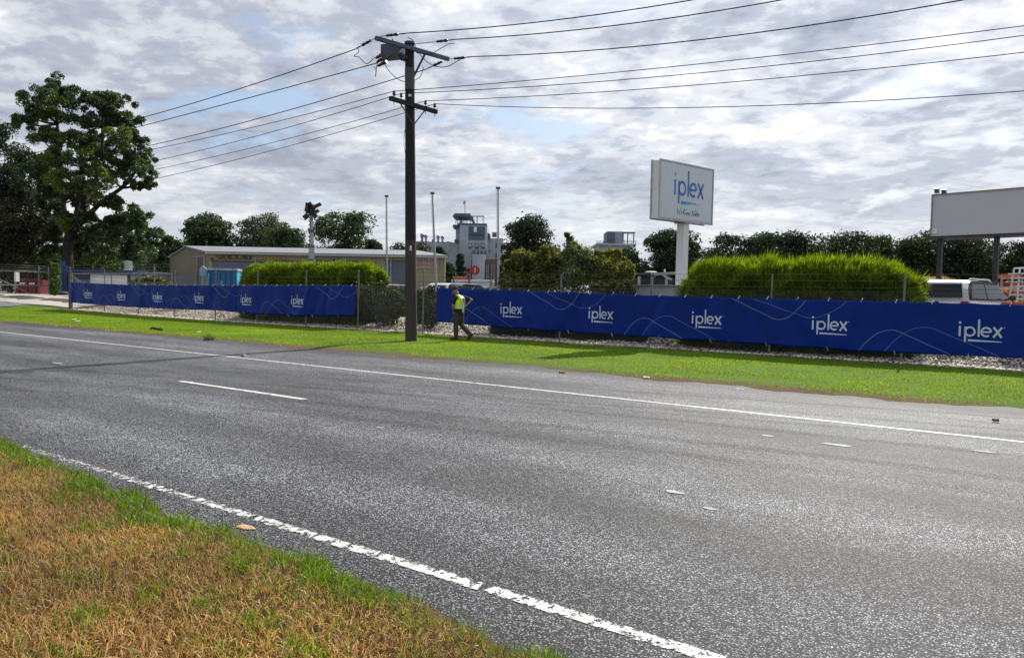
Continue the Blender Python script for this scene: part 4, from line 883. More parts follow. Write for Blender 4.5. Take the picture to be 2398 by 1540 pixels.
for key, lab, pts, r in (('hr0', 'uppermost wire running right from the pole', [(1199, 59), (1500, 20), (1625, 0)], .016), ('hr1', 'second wire from the top running right from the pole tip', [(1199, 87), (1640, 30), (1840, 0)], .016), ('hr2', 'third wire from the top running right from the upper crossarm', [(1199, 127), (1799, 75), (2254, 0)], .016),
        ('lv0', 'thin wire running right, fourth from the top', [(1199, 192), (1799, 133), (2397, 61)], .011), ('lv1', 'thin wire running right, fifth from the top', [(1199, 210), (1799, 152), (2397, 85)], .011), ('lv2', 'thin wire running right, sixth from the top', [(1199, 231), (1799, 183), (2397, 124)], .011), ('lv3', 'lowest and flattest wire running right from the lower crossarm', [(1199, 253), (1700, 249), (2397, 214)], .011)):
    e = P(2397, 100, 18.5); dv = e-WIRES[key]; dv.z = 0; power_line(lab, WIRES[key], pts, dv, 26, r, gr)

# ---- pylon sign with the wordmark
def pylon_sign():
    dR = vpdir(3300); o = P(1546, 373, 26.2); tl = o; bl = P(1546, 510, 26.2); tr_ = hitl(1670, 395, o, dR); H_ = tl.z-bl.z; Wd = (Vector((tr_.x-tl.x, tr_.y-tl.y))).length
    dN = Vector((dR.y, -dR.x, 0))                                   # outward normal of the printed face
    if dN.dot(Vector((0, 0, 0))-o) < 0: dN = -dN
    th = .36; base = tl - dN*th/2 + dR*Wd*.52; g = hz1(base); zb = bl.z
    t = empty('pylon_sign', (base.x, base.y, g), 'white box sign on a square post above the long hedge', 'sign')
    at_ = lambda u, v, d=0.: Vector((tl.x, tl.y, tl.z)) + dR*u + Vector((0, 0, -v)) + dN*d
    w = MB(); w.box(at_(Wd/2, H_/2, -th/2), (Wd-.02, th-.02, H_-.02), dR); w.build('cabinet', white_p, t)
    w = MB(); e = .05
    for d in (0, -th):
        for (u, v, a, b) in ((Wd/2, 0, Wd+e, e), (Wd/2, H_, Wd+e, e)): w.box(at_(u, v, d), (a, e, b), dR)
        for (u, v) in ((0, H_/2), (Wd, H_/2)): w.box(at_(u, v, d), (e, e, H_-e), dR)
    w.build('edge_trim', M('aluminium trim', (.45, .46, .47), .4, .15, 4, metal=.5), t)
    w = MB(); w.box(at_(Wd/2, H_/2, .004), (Wd-.1, .012, H_-.1), dR); w.build('face_panel', M('white acrylic face', (.60, .64, .70), .3, .03, 1), t)
    pw = .30; w = MB(); w.box((base.x, base.y, (g+zb)/2-.1), (pw, pw, zb-g+.2), dR); w.build('post', offw, t)
    w = MB(); w.box((base.x, base.y, zb-.04), (pw*1.5, pw*1.5, .06), dR); w.build('post_plate', galv, t)
    lq, dot, under, mark = logo_polys(); xh = H_*.265; wu = Wd*.565/3.9
    def em(polys, m, name):
        mb = MB()
        for p in polys: mb.poly([at_(Wd*.255+q.x*wu, H_*.565-q.y*xh, .016) for q in p])
        mb.build(name, m, t)
    [em(g_, M('royal blue vinyl', (.025, .13, .50), .35, .12, 2), 'letter') for g_ in lq]; em(dot, M('teal vinyl', (.10, .42, .62), .35, .1), 'letter_dot')
    fade = [(.03, .28, .55), (.08, .36, .62), (.22, .48, .68), (.42, .60, .74)]
    for i in range(4):
        xa, xb = .9+i*.66, .9+(i+1)*.66; em([[Vector((xa, -.33)), Vector((xb, -.33-.0)), Vector((xb, -.56+.03*(i+1))), Vector((xa, -.56+.03*i))]], M('sky blue vinyl %d' % i, fade[i], .35, .05), 'under_stroke')
    # brush script line under it
    scr = [[(0, 1), (.12, .02), (.30, .75), (.42, .02), (.70, 1.05)], [(.84, .25), (.98, .38), (.96, .55), (.86, .45), (.88, .05), (1.06, .12)], [(1.32, 1.0), (1.22, 0)], [(1.72, 1.02), (1.30, .48), (1.68, 0)], [(1.74, .5), (1.74, .02), (1.84, .48), (1.95, .05), (2.0, .45)],
           [(2.02, .3), (2.08, .02), (2.22, .2), (2.16, .5), (2.04, .35)], [(2.30, .5), (2.36, .02), (2.48, .4), (2.56, .02), (2.72, .55)], [(3.0, 1), (3.12, .02), (3.28, .75), (3.42, .02), (3.68, 1.05)], [(3.78, .45), (3.64, .3), (3.68, .02), (3.84, .42), (3.84, .05)], [(4.02, .95), (3.94, .1), (4.06, .05)], [(3.88, .6), (4.14, .62)], [(4.14, .25), (4.28, .38), (4.24, .55), (4.14, .4), (4.18, .05), (4.34, .12)], [(4.42, .5), (4.40, .02)], [(4.42, .35), (4.5, .52), (4.6, .48)]]
    mb = MB(); sw = Wd*.43/4.6; sh = H_*.115
    for st in scr:
        for q in ribbon([(x+.18*y, y) for x, y in st], .085): mb.poly([at_(Wd*.31+p.x*sw, H_*.895-p.y*sh, .016) for p in q])
    mb.build('script_lettering', M('slate blue vinyl', (.04, .12, .28), .4, .1), t)
pylon_sign()

# ---- blank billboard on two steel columns
def billboard():
    dl = vpdir(-364); dr = -dl; o = P(2183, 458, 30); b = P(2183, 553, 30); H_ = o.z-b.z; Wd = 9.5; dN = Vector((dr.y, -dr.x, 0)); th = 1.0
    if dN.dot(-o) < 0: dN = -dN
    cx = o+dr*Wd/2-dN*th/2; g = hz1((o.x, o.y))
    t = empty('billboard', (cx.x, cx.y, g), 'blank pale grey billboard on two steel columns at the right edge', 'billboard')
    w = MB(); w.box((cx.x, cx.y, b.z+H_/2), (Wd, th, H_), dr); w.build('board_box', M('billboard sheeting', (.50, .50, .54), .55, .03, .6), t)
    w = MB(); n = 40
    w.box(o+dr*Wd/2+dN*.012+Vector((0, 0, .02)), (Wd+.04, .05, .05), dr); w.box(Vector((o.x, o.y, (o.z+b.z)/2))+dN*.012, (.05, .05, H_), dr); w.build('edge_trim', M('rusty trim', (.34, .24, .19), .7, .2, 3), t)
    w = MB(); w.box(Vector((cx.x, cx.y, b.z-.05)), (Wd, th-.1, .1), dr); w.build('dark_underside', dark_m, t)  # dark slab covers the underside of the board
    for px in (2200, 2332):
        q = hitl(px, 600, o-dN*.3, dr); w = MB(); w.box((q.x, q.y, (g+b.z)/2-.2), (.16, .16, b.z-g+.3), dr); w.build('column', M('brown grey steel column', (.03, .03, .034), .6, .25, 3), t)
    for px, h in ((2193, .17), (2210, .1)):
        q = hitl(px, 450, o+dN*.05, dr); w = MB(); c = Vector((q.x, q.y, o.z+h)); w.box(c, (.17, .07, .2), dr, None, (dN*.35+Vector((0, 0, 1))).normalized()); w.bar((q.x, q.y, o.z), c, .03); f = w.build('floodlight', galv, t)
        w = MB(); w.box(c+dN*.04, (.13, .012, .15), dr, None, (dN*.35+Vector((0, 0, 1))).normalized()); w.build('lens', glass_s, f)
    q = o+dr*.12; w = MB(); w.box(Vector((q.x, q.y, b.z+.16))+dN*.01, (.18, .012, .24), dr); n = w.build('notice_plate', white_p, t)
    w = MB(); w.box(Vector((q.x, q.y, b.z+.08))+dN*.018, (.17, .006, .07), dr); w.build('colour_strip', M('yellow green print', (.42, .45, .12), .5, .1), n)
    w = MB(); w.bar(q.xy.to_3d()+Vector((0, 0, b.z+.20))+dN*.018-dr*.04, q.xy.to_3d()+Vector((0, 0, b.z+.225))+dN*.018+dr*.04, .006, .02); w.build('arrow_print', dark_m, n)
billboard()

# ---- facing helper for far buildings: boxes whose front lies across the line of sight
def fbox(mb, x0, x1, yt, yb, dep, thick, zb=None):
    a, b = P(x0, (yt+yb)/2, dep), P(x1, (yt+yb)/2, dep); zt = P((x0+x1)/2, yt, dep).z; z0 = P((x0+x1)/2, yb, dep).z if zb is None else zb
    c = (a+b)/2 + FH*thick/2; mb.box((c.x, c.y, (zt+z0)/2), ((b-a).xy.length, thick, zt-z0), RH)
def fb(name, mat, parent, *args, **k): w = MB(); fbox(w, *args, **k); return w.build(name, mat, parent)

# ---- tan shed with roller doors and faded sign boards
def shed():
    Cn, R_, L_ = P(490, 593, 58), P(1043, 598, 57), P(398, 595, 70); dF = (R_-Cn); dF.z = 0; dF.normalize(); ez = (Cn.z+R_.z)/2
    g = hz1(Cn)-.1; A = P(438, 578.5, 64.5); Rr = P(972, 591, 64.5); R2 = R_+(L_-Cn)*1.0
    for q in (Cn, R_, L_, R2): q.z = ez
    rz = (A.z+Rr.z)/2
    c = (Cn+R_)/2; t = empty('shed', (c.x, c.y, g), 'long tan corrugated shed with grey roof and roller doors behind the left hedge', 'shed')
    tan = M('tan ribbed sheet', (.30, .26, .15), .6, .08, .8, wave=(dF, .2), bump=.35); tan_shade = M('shade toned tan sheet', (.20, .17, .12), .6, .08, .8, wave=((L_-Cn).normalized(), .2), bump=.35)  # end sheet is a darker copy carrying the gable's shade in its colour
    fl = lambda p, z: (p.x, p.y, z)
    w = MB(); w.poly([fl(Cn, g), fl(R_, g), R_, Cn]); w.build('wall', tan, t)
    w = MB(); w.poly([fl(L_, g), fl(Cn, g), Cn, (A.x, A.y, rz), L_]); w.build('wall', tan_shade, t, label='left gable end wall')
    w = MB(); w.poly([fl(R_, g), fl(R2, g), R2, (Rr.x, Rr.y, rz), R_]); w.poly([fl(R2, g), fl(L_, g), L_, R2]); w.build('wall', tan_shade, t)
    roofm = M('grey roof sheet', (.22, .235, .25), .5, .08, .7, wave=(dF, .5), bump=.3)
    nrm = Vector((dF.y, -dF.x, 0)); nrm = nrm if nrm.dot(-Cn) > 0 else -nrm
    ov = nrm*.25 - Vector((0, 0, .07))
    w = MB(); lo = [Cn+ov-dF*.2, R_+ov+dF*.2, Vector((Rr.x, Rr.y, rz))+dF*.2, Vector((A.x, A.y, rz))-dF*.2]; w.hexa([p+Vector((0, 0, .02)) for p in lo]+[p+Vector((0, 0, .14)) for p in lo])
    lo = [Vector((A.x, A.y, rz))-dF*.2, Vector((Rr.x, Rr.y, rz))+dF*.2, R2-ov*.5+dF*.2, L_-dF*.2]; w.hexa([p+Vector((0, 0, .022)) for p in lo]+[p+Vector((0, 0, .142)) for p in lo])
    w.build('roof', roofm, t)
    w = MB(); w.bar(Cn+ov-dF*.2, R_+ov+dF*.2, .10, .12); w.build('gutter', M('cream gutter', (.42, .40, .34), .5, .1), t)
    def rect(x0, y0, x1, y1, pr, m, name, th=.06, par=None, zb=None):
        a = hitl(x0, (y0+y1)/2, Cn, dF); b = hitl(x1, (y0+y1)/2, Cn, dF); zt = hitl((x0+x1)/2, y0, Cn, dF).z; z0 = zb if zb is not None else hitl((x0+x1)/2, y1, Cn, dF).z
        m_ = (a+b)/2; c = Vector((m_.x, m_.y, (zt+z0)/2))+nrm*pr; w = MB(); w.box(c, ((b-a).xy.length, th, zt-z0), dF); o = w.build(name, m, par or t); return c, (b-a).xy.length, zt-z0, o
    slate = M('slate blue roller slats', (.10, .125, .17), .5, .08, 1, wave=((0, 0, 1), .12), bump=.4)
    for x0, x1, y0 in ((497, 640, 613), (645, 730, 612), (735, 878, 612), (903, 955, 612)): rect(x0, y0, x1, 660, .03, slate, 'roller_door', zb=g+.02); rect(x0-2, y0-1.8, x1+2, y0, .06, dark_m, 'door_head', .1)
    for x in (598, 787, 915): rect(x, 602, x+1.8, 660, .1, M('cream downpipe', (.40, .39, .33), .5, .1), 'downpipe', .08, zb=g)
    for x, y in ((496, 604), (779, 607)): rect(x, y, x+3, y+4, .15, dark_m, 'wall_lamp', .25)
    board_d = M('dark brown signboard', (.05, .04, .05), .6, .2, 3); ochre = M('ochre paint', (.34, .22, .06), .6, .15, 3); brown = M('brown paint', (.12, .07, .03), .6, .2)
    c, wd, h, o = rect(509, 597.5, 589, 606.5, .07, board_d, 'signboard', .05)
    x_ = c-dF*wd*.40+nrm*.032
    for ch in 'FLEET': q = place_text(ch, h*1.25, x_, dF, (0, 0, 1), ochre, o, width=wd*.15); x_ = x_+dF*wd*.205
    c, wd, h, o = rect(597, 600, 668, 608, .07, ochre, 'signboard', .05); place_text('Parts & Transport', h*.72, c+nrm*.032, dF, (0, 0, 1), brown, o, width=wd*.86)
    c, wd, h, o = rect(966, 605.5, 1027, 627, .07, M('faded orange board', (.42, .29, .21), .6, .12, 2), 'signboard', .05)
    navyp = M('navy lettering', (.03, .035, .14), .5, .1)
    place_text('FLEETRANS', h*.56, c+nrm*.032+Vector((0, 0, h*.20)), dF, (0, 0, 1), navyp, o, width=wd*.94, shear=.12); place_text('SERVICE', h*.42, c+nrm*.032-Vector((0, 0, h*.25)), dF, (0, 0, 1), M('dark maroon lettering', (.07, .03, .06), .5, .1), o, width=wd*.72)
    rect(960, 627.6, 1029, 629, .07, M('cream gutter', (.42, .40, .34)), 'trim', .04); rect(960, 603.4, 1029, 604.6, .07, MATS['cream gutter'], 'trim', .04); rect(1040, 599, 1043, 660, .04, MATS['cream downpipe'], 'corner_trim', .1, zb=g)
    # gable end: personnel door frame and grey dado
    dG = (Cn-L_); dG.z = 0; dG.normalize(); nG = Vector((dG.y, -dG.x, 0)); nG = nG if nG.dot(-Cn) > 0 else -nG
    def rectg(x0, y0, x1, y1, m, name, pr=.05, zb=None):
        a = hitl(x0, y0, L_, dG); b = hitl(x1, y0, L_, dG); z1 = hitl((x0+x1)/2, y0, L_, dG).z; z0 = zb if zb is not None else hitl((x0+x1)/2, y1, L_, dG).z; m_ = (a+b)/2
        w = MB(); w.box(Vector((m_.x, m_.y, (z1+z0)/2))+nG*pr, ((b-a).xy.length, .08, z1-z0), dG); w.build(name, m, t)
    rectg(463, 599, 481, 640, MATS['cream gutter'], 'door_frame'); rectg(465, 601, 479, 640, M('brown door', (.10, .085, .07), .6, .1), 'door', .09)
    rectg(408, 644, 463, 668, M('grey dado panel', (.19, .195, .22), .6, .12), 'dado_panel', .05, zb=g)
shed()

# ---- grey process plant far behind
def plant():
    D_ = 170; sx = lambda c: (1400+c*.2273)/1.4639; sy = lambda c: (650+c*.2273)/1.4639
    b = P(1080, 650, D_); g = hz1(b); t = empty('processing_plant', (b.x, b.y, g), 'grey concrete processing plant with a tower and roof frame in the distance', 'factory')
    wl = conc_far; wd = conc_dk; fr = steel_b
    def bx(name, m, x0, x1, y0, y1, d=0., th=8, par=None, zb=None): return fb(name, m, par or t, sx(x0), sx(x1), sy(y0), sy(y1), D_+d, th, zb)
    bx('hall', wl, -55, 560, 788, 1400, 4, 22, zb=g)
    w = MB(); pts = [P(sx(x), sy(y), D_+2) for x, y in ((560, 788), (590, 778), (700, 800), (960, 868))]; bt = [Vector((p.x, p.y, g)) for p in (pts[-1], pts[0])]; w.prism(pts+bt, FH*20); w.build('hall', wl, t, fixn=True)
    bx('roof_edge', wd, -55, 562, 784, 796, 3.8, 1)
    bx('tower', wl, 765, 1178, 520, 1400, -2, 16, zb=g); bx('tower_side', conc_far, 708, 765, 540, 1100, 0, 12, zb=g)
    bx('parapet', wd, 740, 1182, 508, 540, -2.3, 16.6); bx('balcony', wd, 668, 740, 528, 572, -1, 6); bx('balcony', wd, 690, 735, 750, 792, -1, 4)
    bx('dark_panel', wd, 903, 1150, 556, 758, -2.3, .6); bx('dark_panel', M('lighter slate render', (.10, .135, .19), .8, .1), 905, 1148, 655, 672, -2.7, .4)
    bx('sky_pane', M('pale sky pane', (.80, .82, .84), .5, .03), 984, 1028, 562, 640, -2.8, .3)  # solid pale pane; brightness of the sky behind is in its colour
    for x0 in (905, 1003, 1100): f = bx('window', wd, x0, x0+48, 806, 884, -2.3, .5); bx('sill', wl, x0+4, x0+44, 822, 860, -2.6, .4, f)
    bx('annex', wl, 1178, 1345, 735, 1400, 1, 14, zb=g); bx('annex', wl, 1345, 1420, 735, 1400, 5, 10, zb=g)
    w = MB(); pts = [P(sx(x), sy(y), D_) for x, y in ((1180, 640), (1230, 672), (1230, 735), (1180, 735))]; w.prism(pts, FH*6); w.build('conveyor_head', wd, t, fixn=True)
    w = MB(); q = P(sx(1282), sy(680), D_-1); w.tube([q-RH*.3, q+RH*.7], .55, 12); w.build('tank', wd, t, True)
    bx('dark_gap', wd, 965, 1172, 920, 972, -3.5, 2.5); bx('lower_block', wl, 960, 1150, 975, 1215, -6, 6, zb=g)  # solid dark box fills the gap above the lower block
    for x in (1012, 1068, 1120): bx('gallery_post', wl, x, x+12, 925, 975, -4, .4)
    bx('doorway', wd, 876, 936, 1055, 1190, 1.6, .4); bx('pillar', wl, 920, 940, 1050, 1330, -2.6, .8, zb=g)
    bx('canopy', M('dark red canopy', (.16, .03, .04), .6, .2), 815, 962, 1185, 1205, -6, 5)
    bx('brick_annex', M('weathered brick', (.14, .09, .085), .9, .25, .3), 1150, 1335, 1050, 1400, -5, 6, zb=g); bx('window', wd, 1215, 1232, 905, 940, .8, .3)
    for x in (1310,): 
        for y in (810, 960): bx('window', wd, x, x+26, y, y+ 75, .8, .3)
    for x in (1170, 1195, 1250, 1285): bx('frame_post', wl, x, x+9, 1130, 1330, -5.6, .4, zb=g)
    # roof frame, platform and windsock
    bx('roof_platform', wd, 668, 945, 380, 410, -1, 9); bx('roof_platform', fr, 690, 930, 358, 380, 1, 5)
    w = MB()
    for x in (712, 735, 768, 815, 832, 850, 878, 928, 942, 1028, 1042, 1118, 1136): fbox(w, sx(x)-.45, sx(x)+.45, sy(400), sy(524), D_+random.uniform(-1, 6), .35)
    fbox(w, sx(940), sx(1142), sy(397), sy(408), D_-1, .5); fbox(w, sx(1030), sx(1142), sy(397), sy(406), D_+6, .5)
    a = P(sx(948), sy(405), D_-1); b2 = P(sx(990), sy(520), D_-1); w.bar(a, b2, .5); a = P(sx(770), sy(420), D_+2); w.bar(a, P(sx(812), sy(520), D_+2), .25); w.bar(P(sx(812), sy(420), D_+2), P(sx(770), sy(520), D_+2), .25)
    w.build('roof_frame', fr, t)
    w = MB(); w.tube([P(sx(850), sy(380), D_), P(sx(850), sy(195), D_)], .07, 6); w.build('windsock_pole', fr, t); w = MB(); w.tube([P(sx(848), sy(172), D_), P(sx(830), sy(222), D_)], [.26, .12], 8); w.build('windsock', conc_far, t, True)
    vm = M('galvanised cowl', (.20, .25, .31), .4, .2, 1, metal=.4)
    for x, y0, y1, r in ((205, 660, 790, .44), (262, 677, 790, .40), (445, 686, 795, .40), (511, 696, 795, .37)):
        w = MB(); a, b2 = P(sx(x), sy(y1), D_+8), P(sx(x), sy(y0), D_+8); w.tube([a, a.lerp(b2, .25), a.lerp(b2, .5), a.lerp(b2, .62), a.lerp(b2, .8), a.lerp(b2, .95), b2], [r*.8, r*.62, r*.7, r*1.05, r*1.1, r*.85, r*.3], 12); w.build('roof_ventilator', vm, t, True)
    w = MB(); w.tube([P(sx(362), sy(790), D_+5), P(sx(362), sy(752), D_+5)], [.12, .22], 8); w.build('flue', wd, t)
    # second, smaller tower
    ux = lambda c: (1700+c*.357)/1.4639; uy = lambda c: (700+c*.357)/1.4639
    b = P(1440, 600, 185); g2 = hz1(b); t2 = empty('water_tower', (b.x, b.y, g2), 'small grey tower with roof cabin and railings left of the signpost', 'tower')
    f2 = lambda n, m, x0, x1, y0, y1, d=0, th=6, zb=None: fb(n, m, t2, ux(x0), ux(x1), uy(y0), uy(y1), 185+d, th, zb)
    f2('tower_base', wl, 985, 1290, 390, 560, 0, 12, g2); f2('deck', wl, 965, 1345, 376, 394, -1, 14); f2('cabin', wd, 1065, 1140, 262, 380, 1, 7); f2('cabin', wl, 1140, 1215, 262, 380, 2, 7)
    w = MB()
    for x in (1217, 1260, 1318): fbox(w, ux(x), ux(x)+2, uy(268), uy(376), 186, .4)
    fbox(w, ux(1215), ux(1338), uy(266), uy(274), 186, 3)
    w.build('hoist_frame', fr, t2); w = MB()
    for y in (355, 366): fbox(w, ux(965), ux(1062), uy(y), uy(y+3), 184, .12); fbox(w, ux(1222), ux(1345), uy(y-6), uy(y-3), 184, .12)
    for x in (966, 996, 1028, 1058, 1230, 1262, 1300, 1338): fbox(w, ux(x), ux(x)+.9, uy(350), uy(378), 184, .12)
    w.build('railing', fr, t2)
plant()

# ================================================================ YARD OBJECTS
def vb(v): return Vector(v)
def pipe_gate():
    a, b = P(-60, 672, 60), P(114, 672, 66); d = (b-a); d.z = 0; Ld = d.length; d.normalize(); g = P(114, 700, 66).z
    t = empty('pipe_gate', (b.x, b.y, g), 'pipe framed mesh gate with barbed wire above, at the left edge', 'gate')
    pt = lambda u, z: Vector((a.x, a.y, 0))+d*u+Vector((0, 0, g+z))
    H_ = P(114, 638, 66).z-g
    ux = lambda x: (hitl(x, 670, a, d)-a).dot(d)
    for z, n in ((.06, 'rail'), (H_*.5, 'rail'), (H_, 'rail')): w = MB(); w.tube([pt(0, z), pt(Ld, z)], .055, 6); w.build(n, f_galv, t, True)
    for x, h in ((114, 1.22), (91, 1.24), (35, 1.0), (-30, 1.0)): w = MB(); w.tube([pt(ux(x), 0), pt(ux(x), H_*h)], .05, 6); w.build('upright', f_galv, t, True)
    w = MB(); w.tube([pt(ux(-20), H_*.82), pt(ux(91), .08)], .05, 6); w.build('brace', f_galv, t, True)
    for z in (1.06, 1.14, 1.22): w = MB(); w.tube([pt(0, H_*z), pt(Ld, H_*z)], .02, 4); w.build('barbed_wire', galv_d, t)
    q = (pt(ux(35), H_*.8)+pt(ux(47), H_*.8))/2; w = MB(); w.box(q-FH*.08, ((ux(47)-ux(35)), .02, H_*.34), d); w.build('notice_board', white_p, t)
    w = MB()
    for i in range(int(Ld/.35)): w.tube([pt(i*.35, .06), pt(min(Ld, i*.35+H_*.7), H_*min(1, (Ld-i*.35)/(H_*.7)))], .008, 3, False); w.tube([pt(i*.35, H_), pt(min(Ld, i*.35+H_*.7), H_*(1-min(1, (Ld-i*.35)/(H_*.7))))], .008, 3, False)
    o = w.build('wire_mesh', galv_d, t); o['kind'] = 'stuff'
pipe_gate()
def skip_bin():
    a, b = P(35, 655, 70), P(92, 655, 70); g = P(60, 698, 70).z; c = (a+b)/2; H_ = P(60, 654, 70).z-g; w_ = (b-a).xy.length
    t = empty('skip_bin', (c.x, c.y, g), 'dark red steel bin behind the pipe gate', 'skip')
    w = MB(); x, y = RH*w_/2, FH*1.6; w.hexa([Vector((c.x, c.y, g+.1))-x*.9, Vector((c.x, c.y, g+.1))+x*.9, Vector((c.x, c.y, g+.1))+x*.9+y, Vector((c.x, c.y, g+.1))-x*.9+y]+[Vector((c.x, c.y, g+H_))-x, Vector((c.x, c.y, g+H_))+x, Vector((c.x, c.y, g+H_))+x+y, Vector((c.x, c.y, g+H_))-x+y]); w.build('body', red_p, t)
    w = MB(); w.bar(Vector((c.x, c.y, g+H_))-x-FH*.05, Vector((c.x, c.y, g+H_))+x-FH*.05, .1, .12); w.build('rim', red_p, t)
    for s in (-.7, 0, .7): w = MB(); w.box(Vector((c.x, c.y, g+H_*.5))+x*s-FH*.06, (.1, .1, H_*.8), RH); w.build('rib', red_p, t)
    for s in (-.32, .45): w = MB(); w.box(Vector((c.x, c.y, g+H_*.78))+x*s-FH*.12, (.5, .02, .14), RH); w.build('white_label', white_p, t)
    for s in (-.8, .8): w = MB(); w.box(Vector((c.x, c.y, g+.05))+x*s+y*.5, (.15, 1.4, .1), RH); w.build('skid', dark_m, t)
skip_bin()
for x, yt, yb, w_, lab in ((119.5, 640, 697, .28, 'shorter blue post beside the pipe gate'), (147, 612, 700, .30, 'taller blue post left of the gum trunk'), (155, 622, 700, .22, 'thin blue post against the gum trunk')):
    c = P(x, yb, 67); H_ = P(x, yt, 67).z-c.z; t = empty('gate_post', c, lab, 'post', 'blue steel posts by the gate')
    w = MB(); w.box(c+Vector((0, 0, H_/2-.1)), (w_, w_, H_+.2), RH); w.build('post', M('deep blue post paint', (.012, .06, .17), .5, .15), t)
    w = MB(); w.box(c+Vector((0, 0, H_+.02)), (w_*1.15, w_*1.15, .05), RH); w.build('cap', navy, t)
# gate slid open behind the fence
def slid_gate():
    Yg = 23.6; a, b = PY(163, 641, Yg), PY(402, 641, Yg); z1 = (a.z+b.z)/2; g = gz(-46, Yg)
    t = empty('sliding_gate', ((a.x+b.x)/2, Yg, g), 'open steel sliding gate standing behind the left end of the fence', 'gate')
    for z in (z1, g+.25): w = MB(); w.tube([(a.x, Yg, z), (b.x, Yg, z)], .04, 6); w.build('rail', f_galv, t, True)
    for x, h in ((163, 0), (261, -.02), (361, .55), (402, .05)): q = PY(x, 641, Yg); w = MB(); w.tube([(q.x, Yg, g+.1), (q.x, Yg, z1+h)], .035, 6); w.build('upright', f_galv, t, True)
    q = PY(208, 660, Yg); w = MB(); w.tube([(a.x+.1, Yg, z1), (q.x, Yg, z1-.9)], .03, 6); w.build('brace', f_galv, t, True)
    for k in range(3): w = MB(); w.tube([(a.x, Yg, z1+.2+.17*k), (b.x, Yg, z1+.2+.17*k)], .01, 4); w.build('barbed_wire', galv_d, t)
slid_gate()
def hut(label, x0, x1, yt, dep, roofm, wallm, thick, louvre=None, dark=None, over=.3):
    a, b = P(x0, yt, dep), P(x1, yt, dep); c = (a+b)/2; g = hz1(c); w_ = (b-a).xy.length; zt = c.z
    t = empty('site_hut', (c.x, c.y, g), label, 'hut', None); ct = c+FH*thick/2
    w = MB(); w.box((ct.x, ct.y, (g+zt)/2), (w_, thick, zt-g), RH); w.build('wall', wallm, t)
    w = MB(); w.box((ct.x, ct.y, zt+.11), (w_+over*2, thick+over*2, .22), RH); w.build('roof', roofm, t)
    for s in (-1, 1): w = MB(); w.box(Vector((c.x, c.y, (g+zt)/2))+RH*s*(w_/2-.08)-FH*.03, (.16, .08, zt-g), RH); w.build('corner_trim', navy, t)
    for (lx0, lx1, m) in (louvre or []):
        p, q = P(lx0, yt, dep), P(lx1, yt, dep); m_ = (p+q)/2; o = MB(); o.box(Vector((m_.x, m_.y, g+(zt-g)*.62))-FH*.04, ((q-p).xy.length, .08, (zt-g)*.62), RH); f = o.build('window', m, t)
        for k in range(4): s = MB(); s.box(Vector((m_.x, m_.y, g+(zt-g)*(.38+.15*k)))-FH*.10, ((q-p).xy.length, .03, .05), RH); s.build('slat', galv, f)
    return t
hut('long navy site building with a flat roof behind the fence corner', 168, 318, 638, 66, navy, M('navy wall sheet', (.014, .026, .06), .5, .2, 1), 5)
hut('white site hut with navy trim behind the left end of the fence', 206, 304, 643.5, 58, navy, white_p, 3, [(304.8, 306, navy)])
hut('small white hut with a dark louvred window, left of the shed', 314, 362, 644.5, 60, M('grey hut roof', (.25, .27, .28), .5, .1), white_p, 3, [(313, 332, dark_m)])
fb_t = empty('water_tank', P(297, 640, 75), 'pale upright tank between trees above the white huts', 'tank'); q0, q1 = P(297, 668, 75), P(297, 611, 75)
w = MB(); w.tube([q0, q1], .5, 14); w.build('shell', M('pale tank', (.42, .46, .46), .5, .1), fb_t, True); w = MB(); w.tube([q1, q1+Vector((0, 0, .15))], [.5, .15], 14); w.build('lid', galv, fb_t, True)
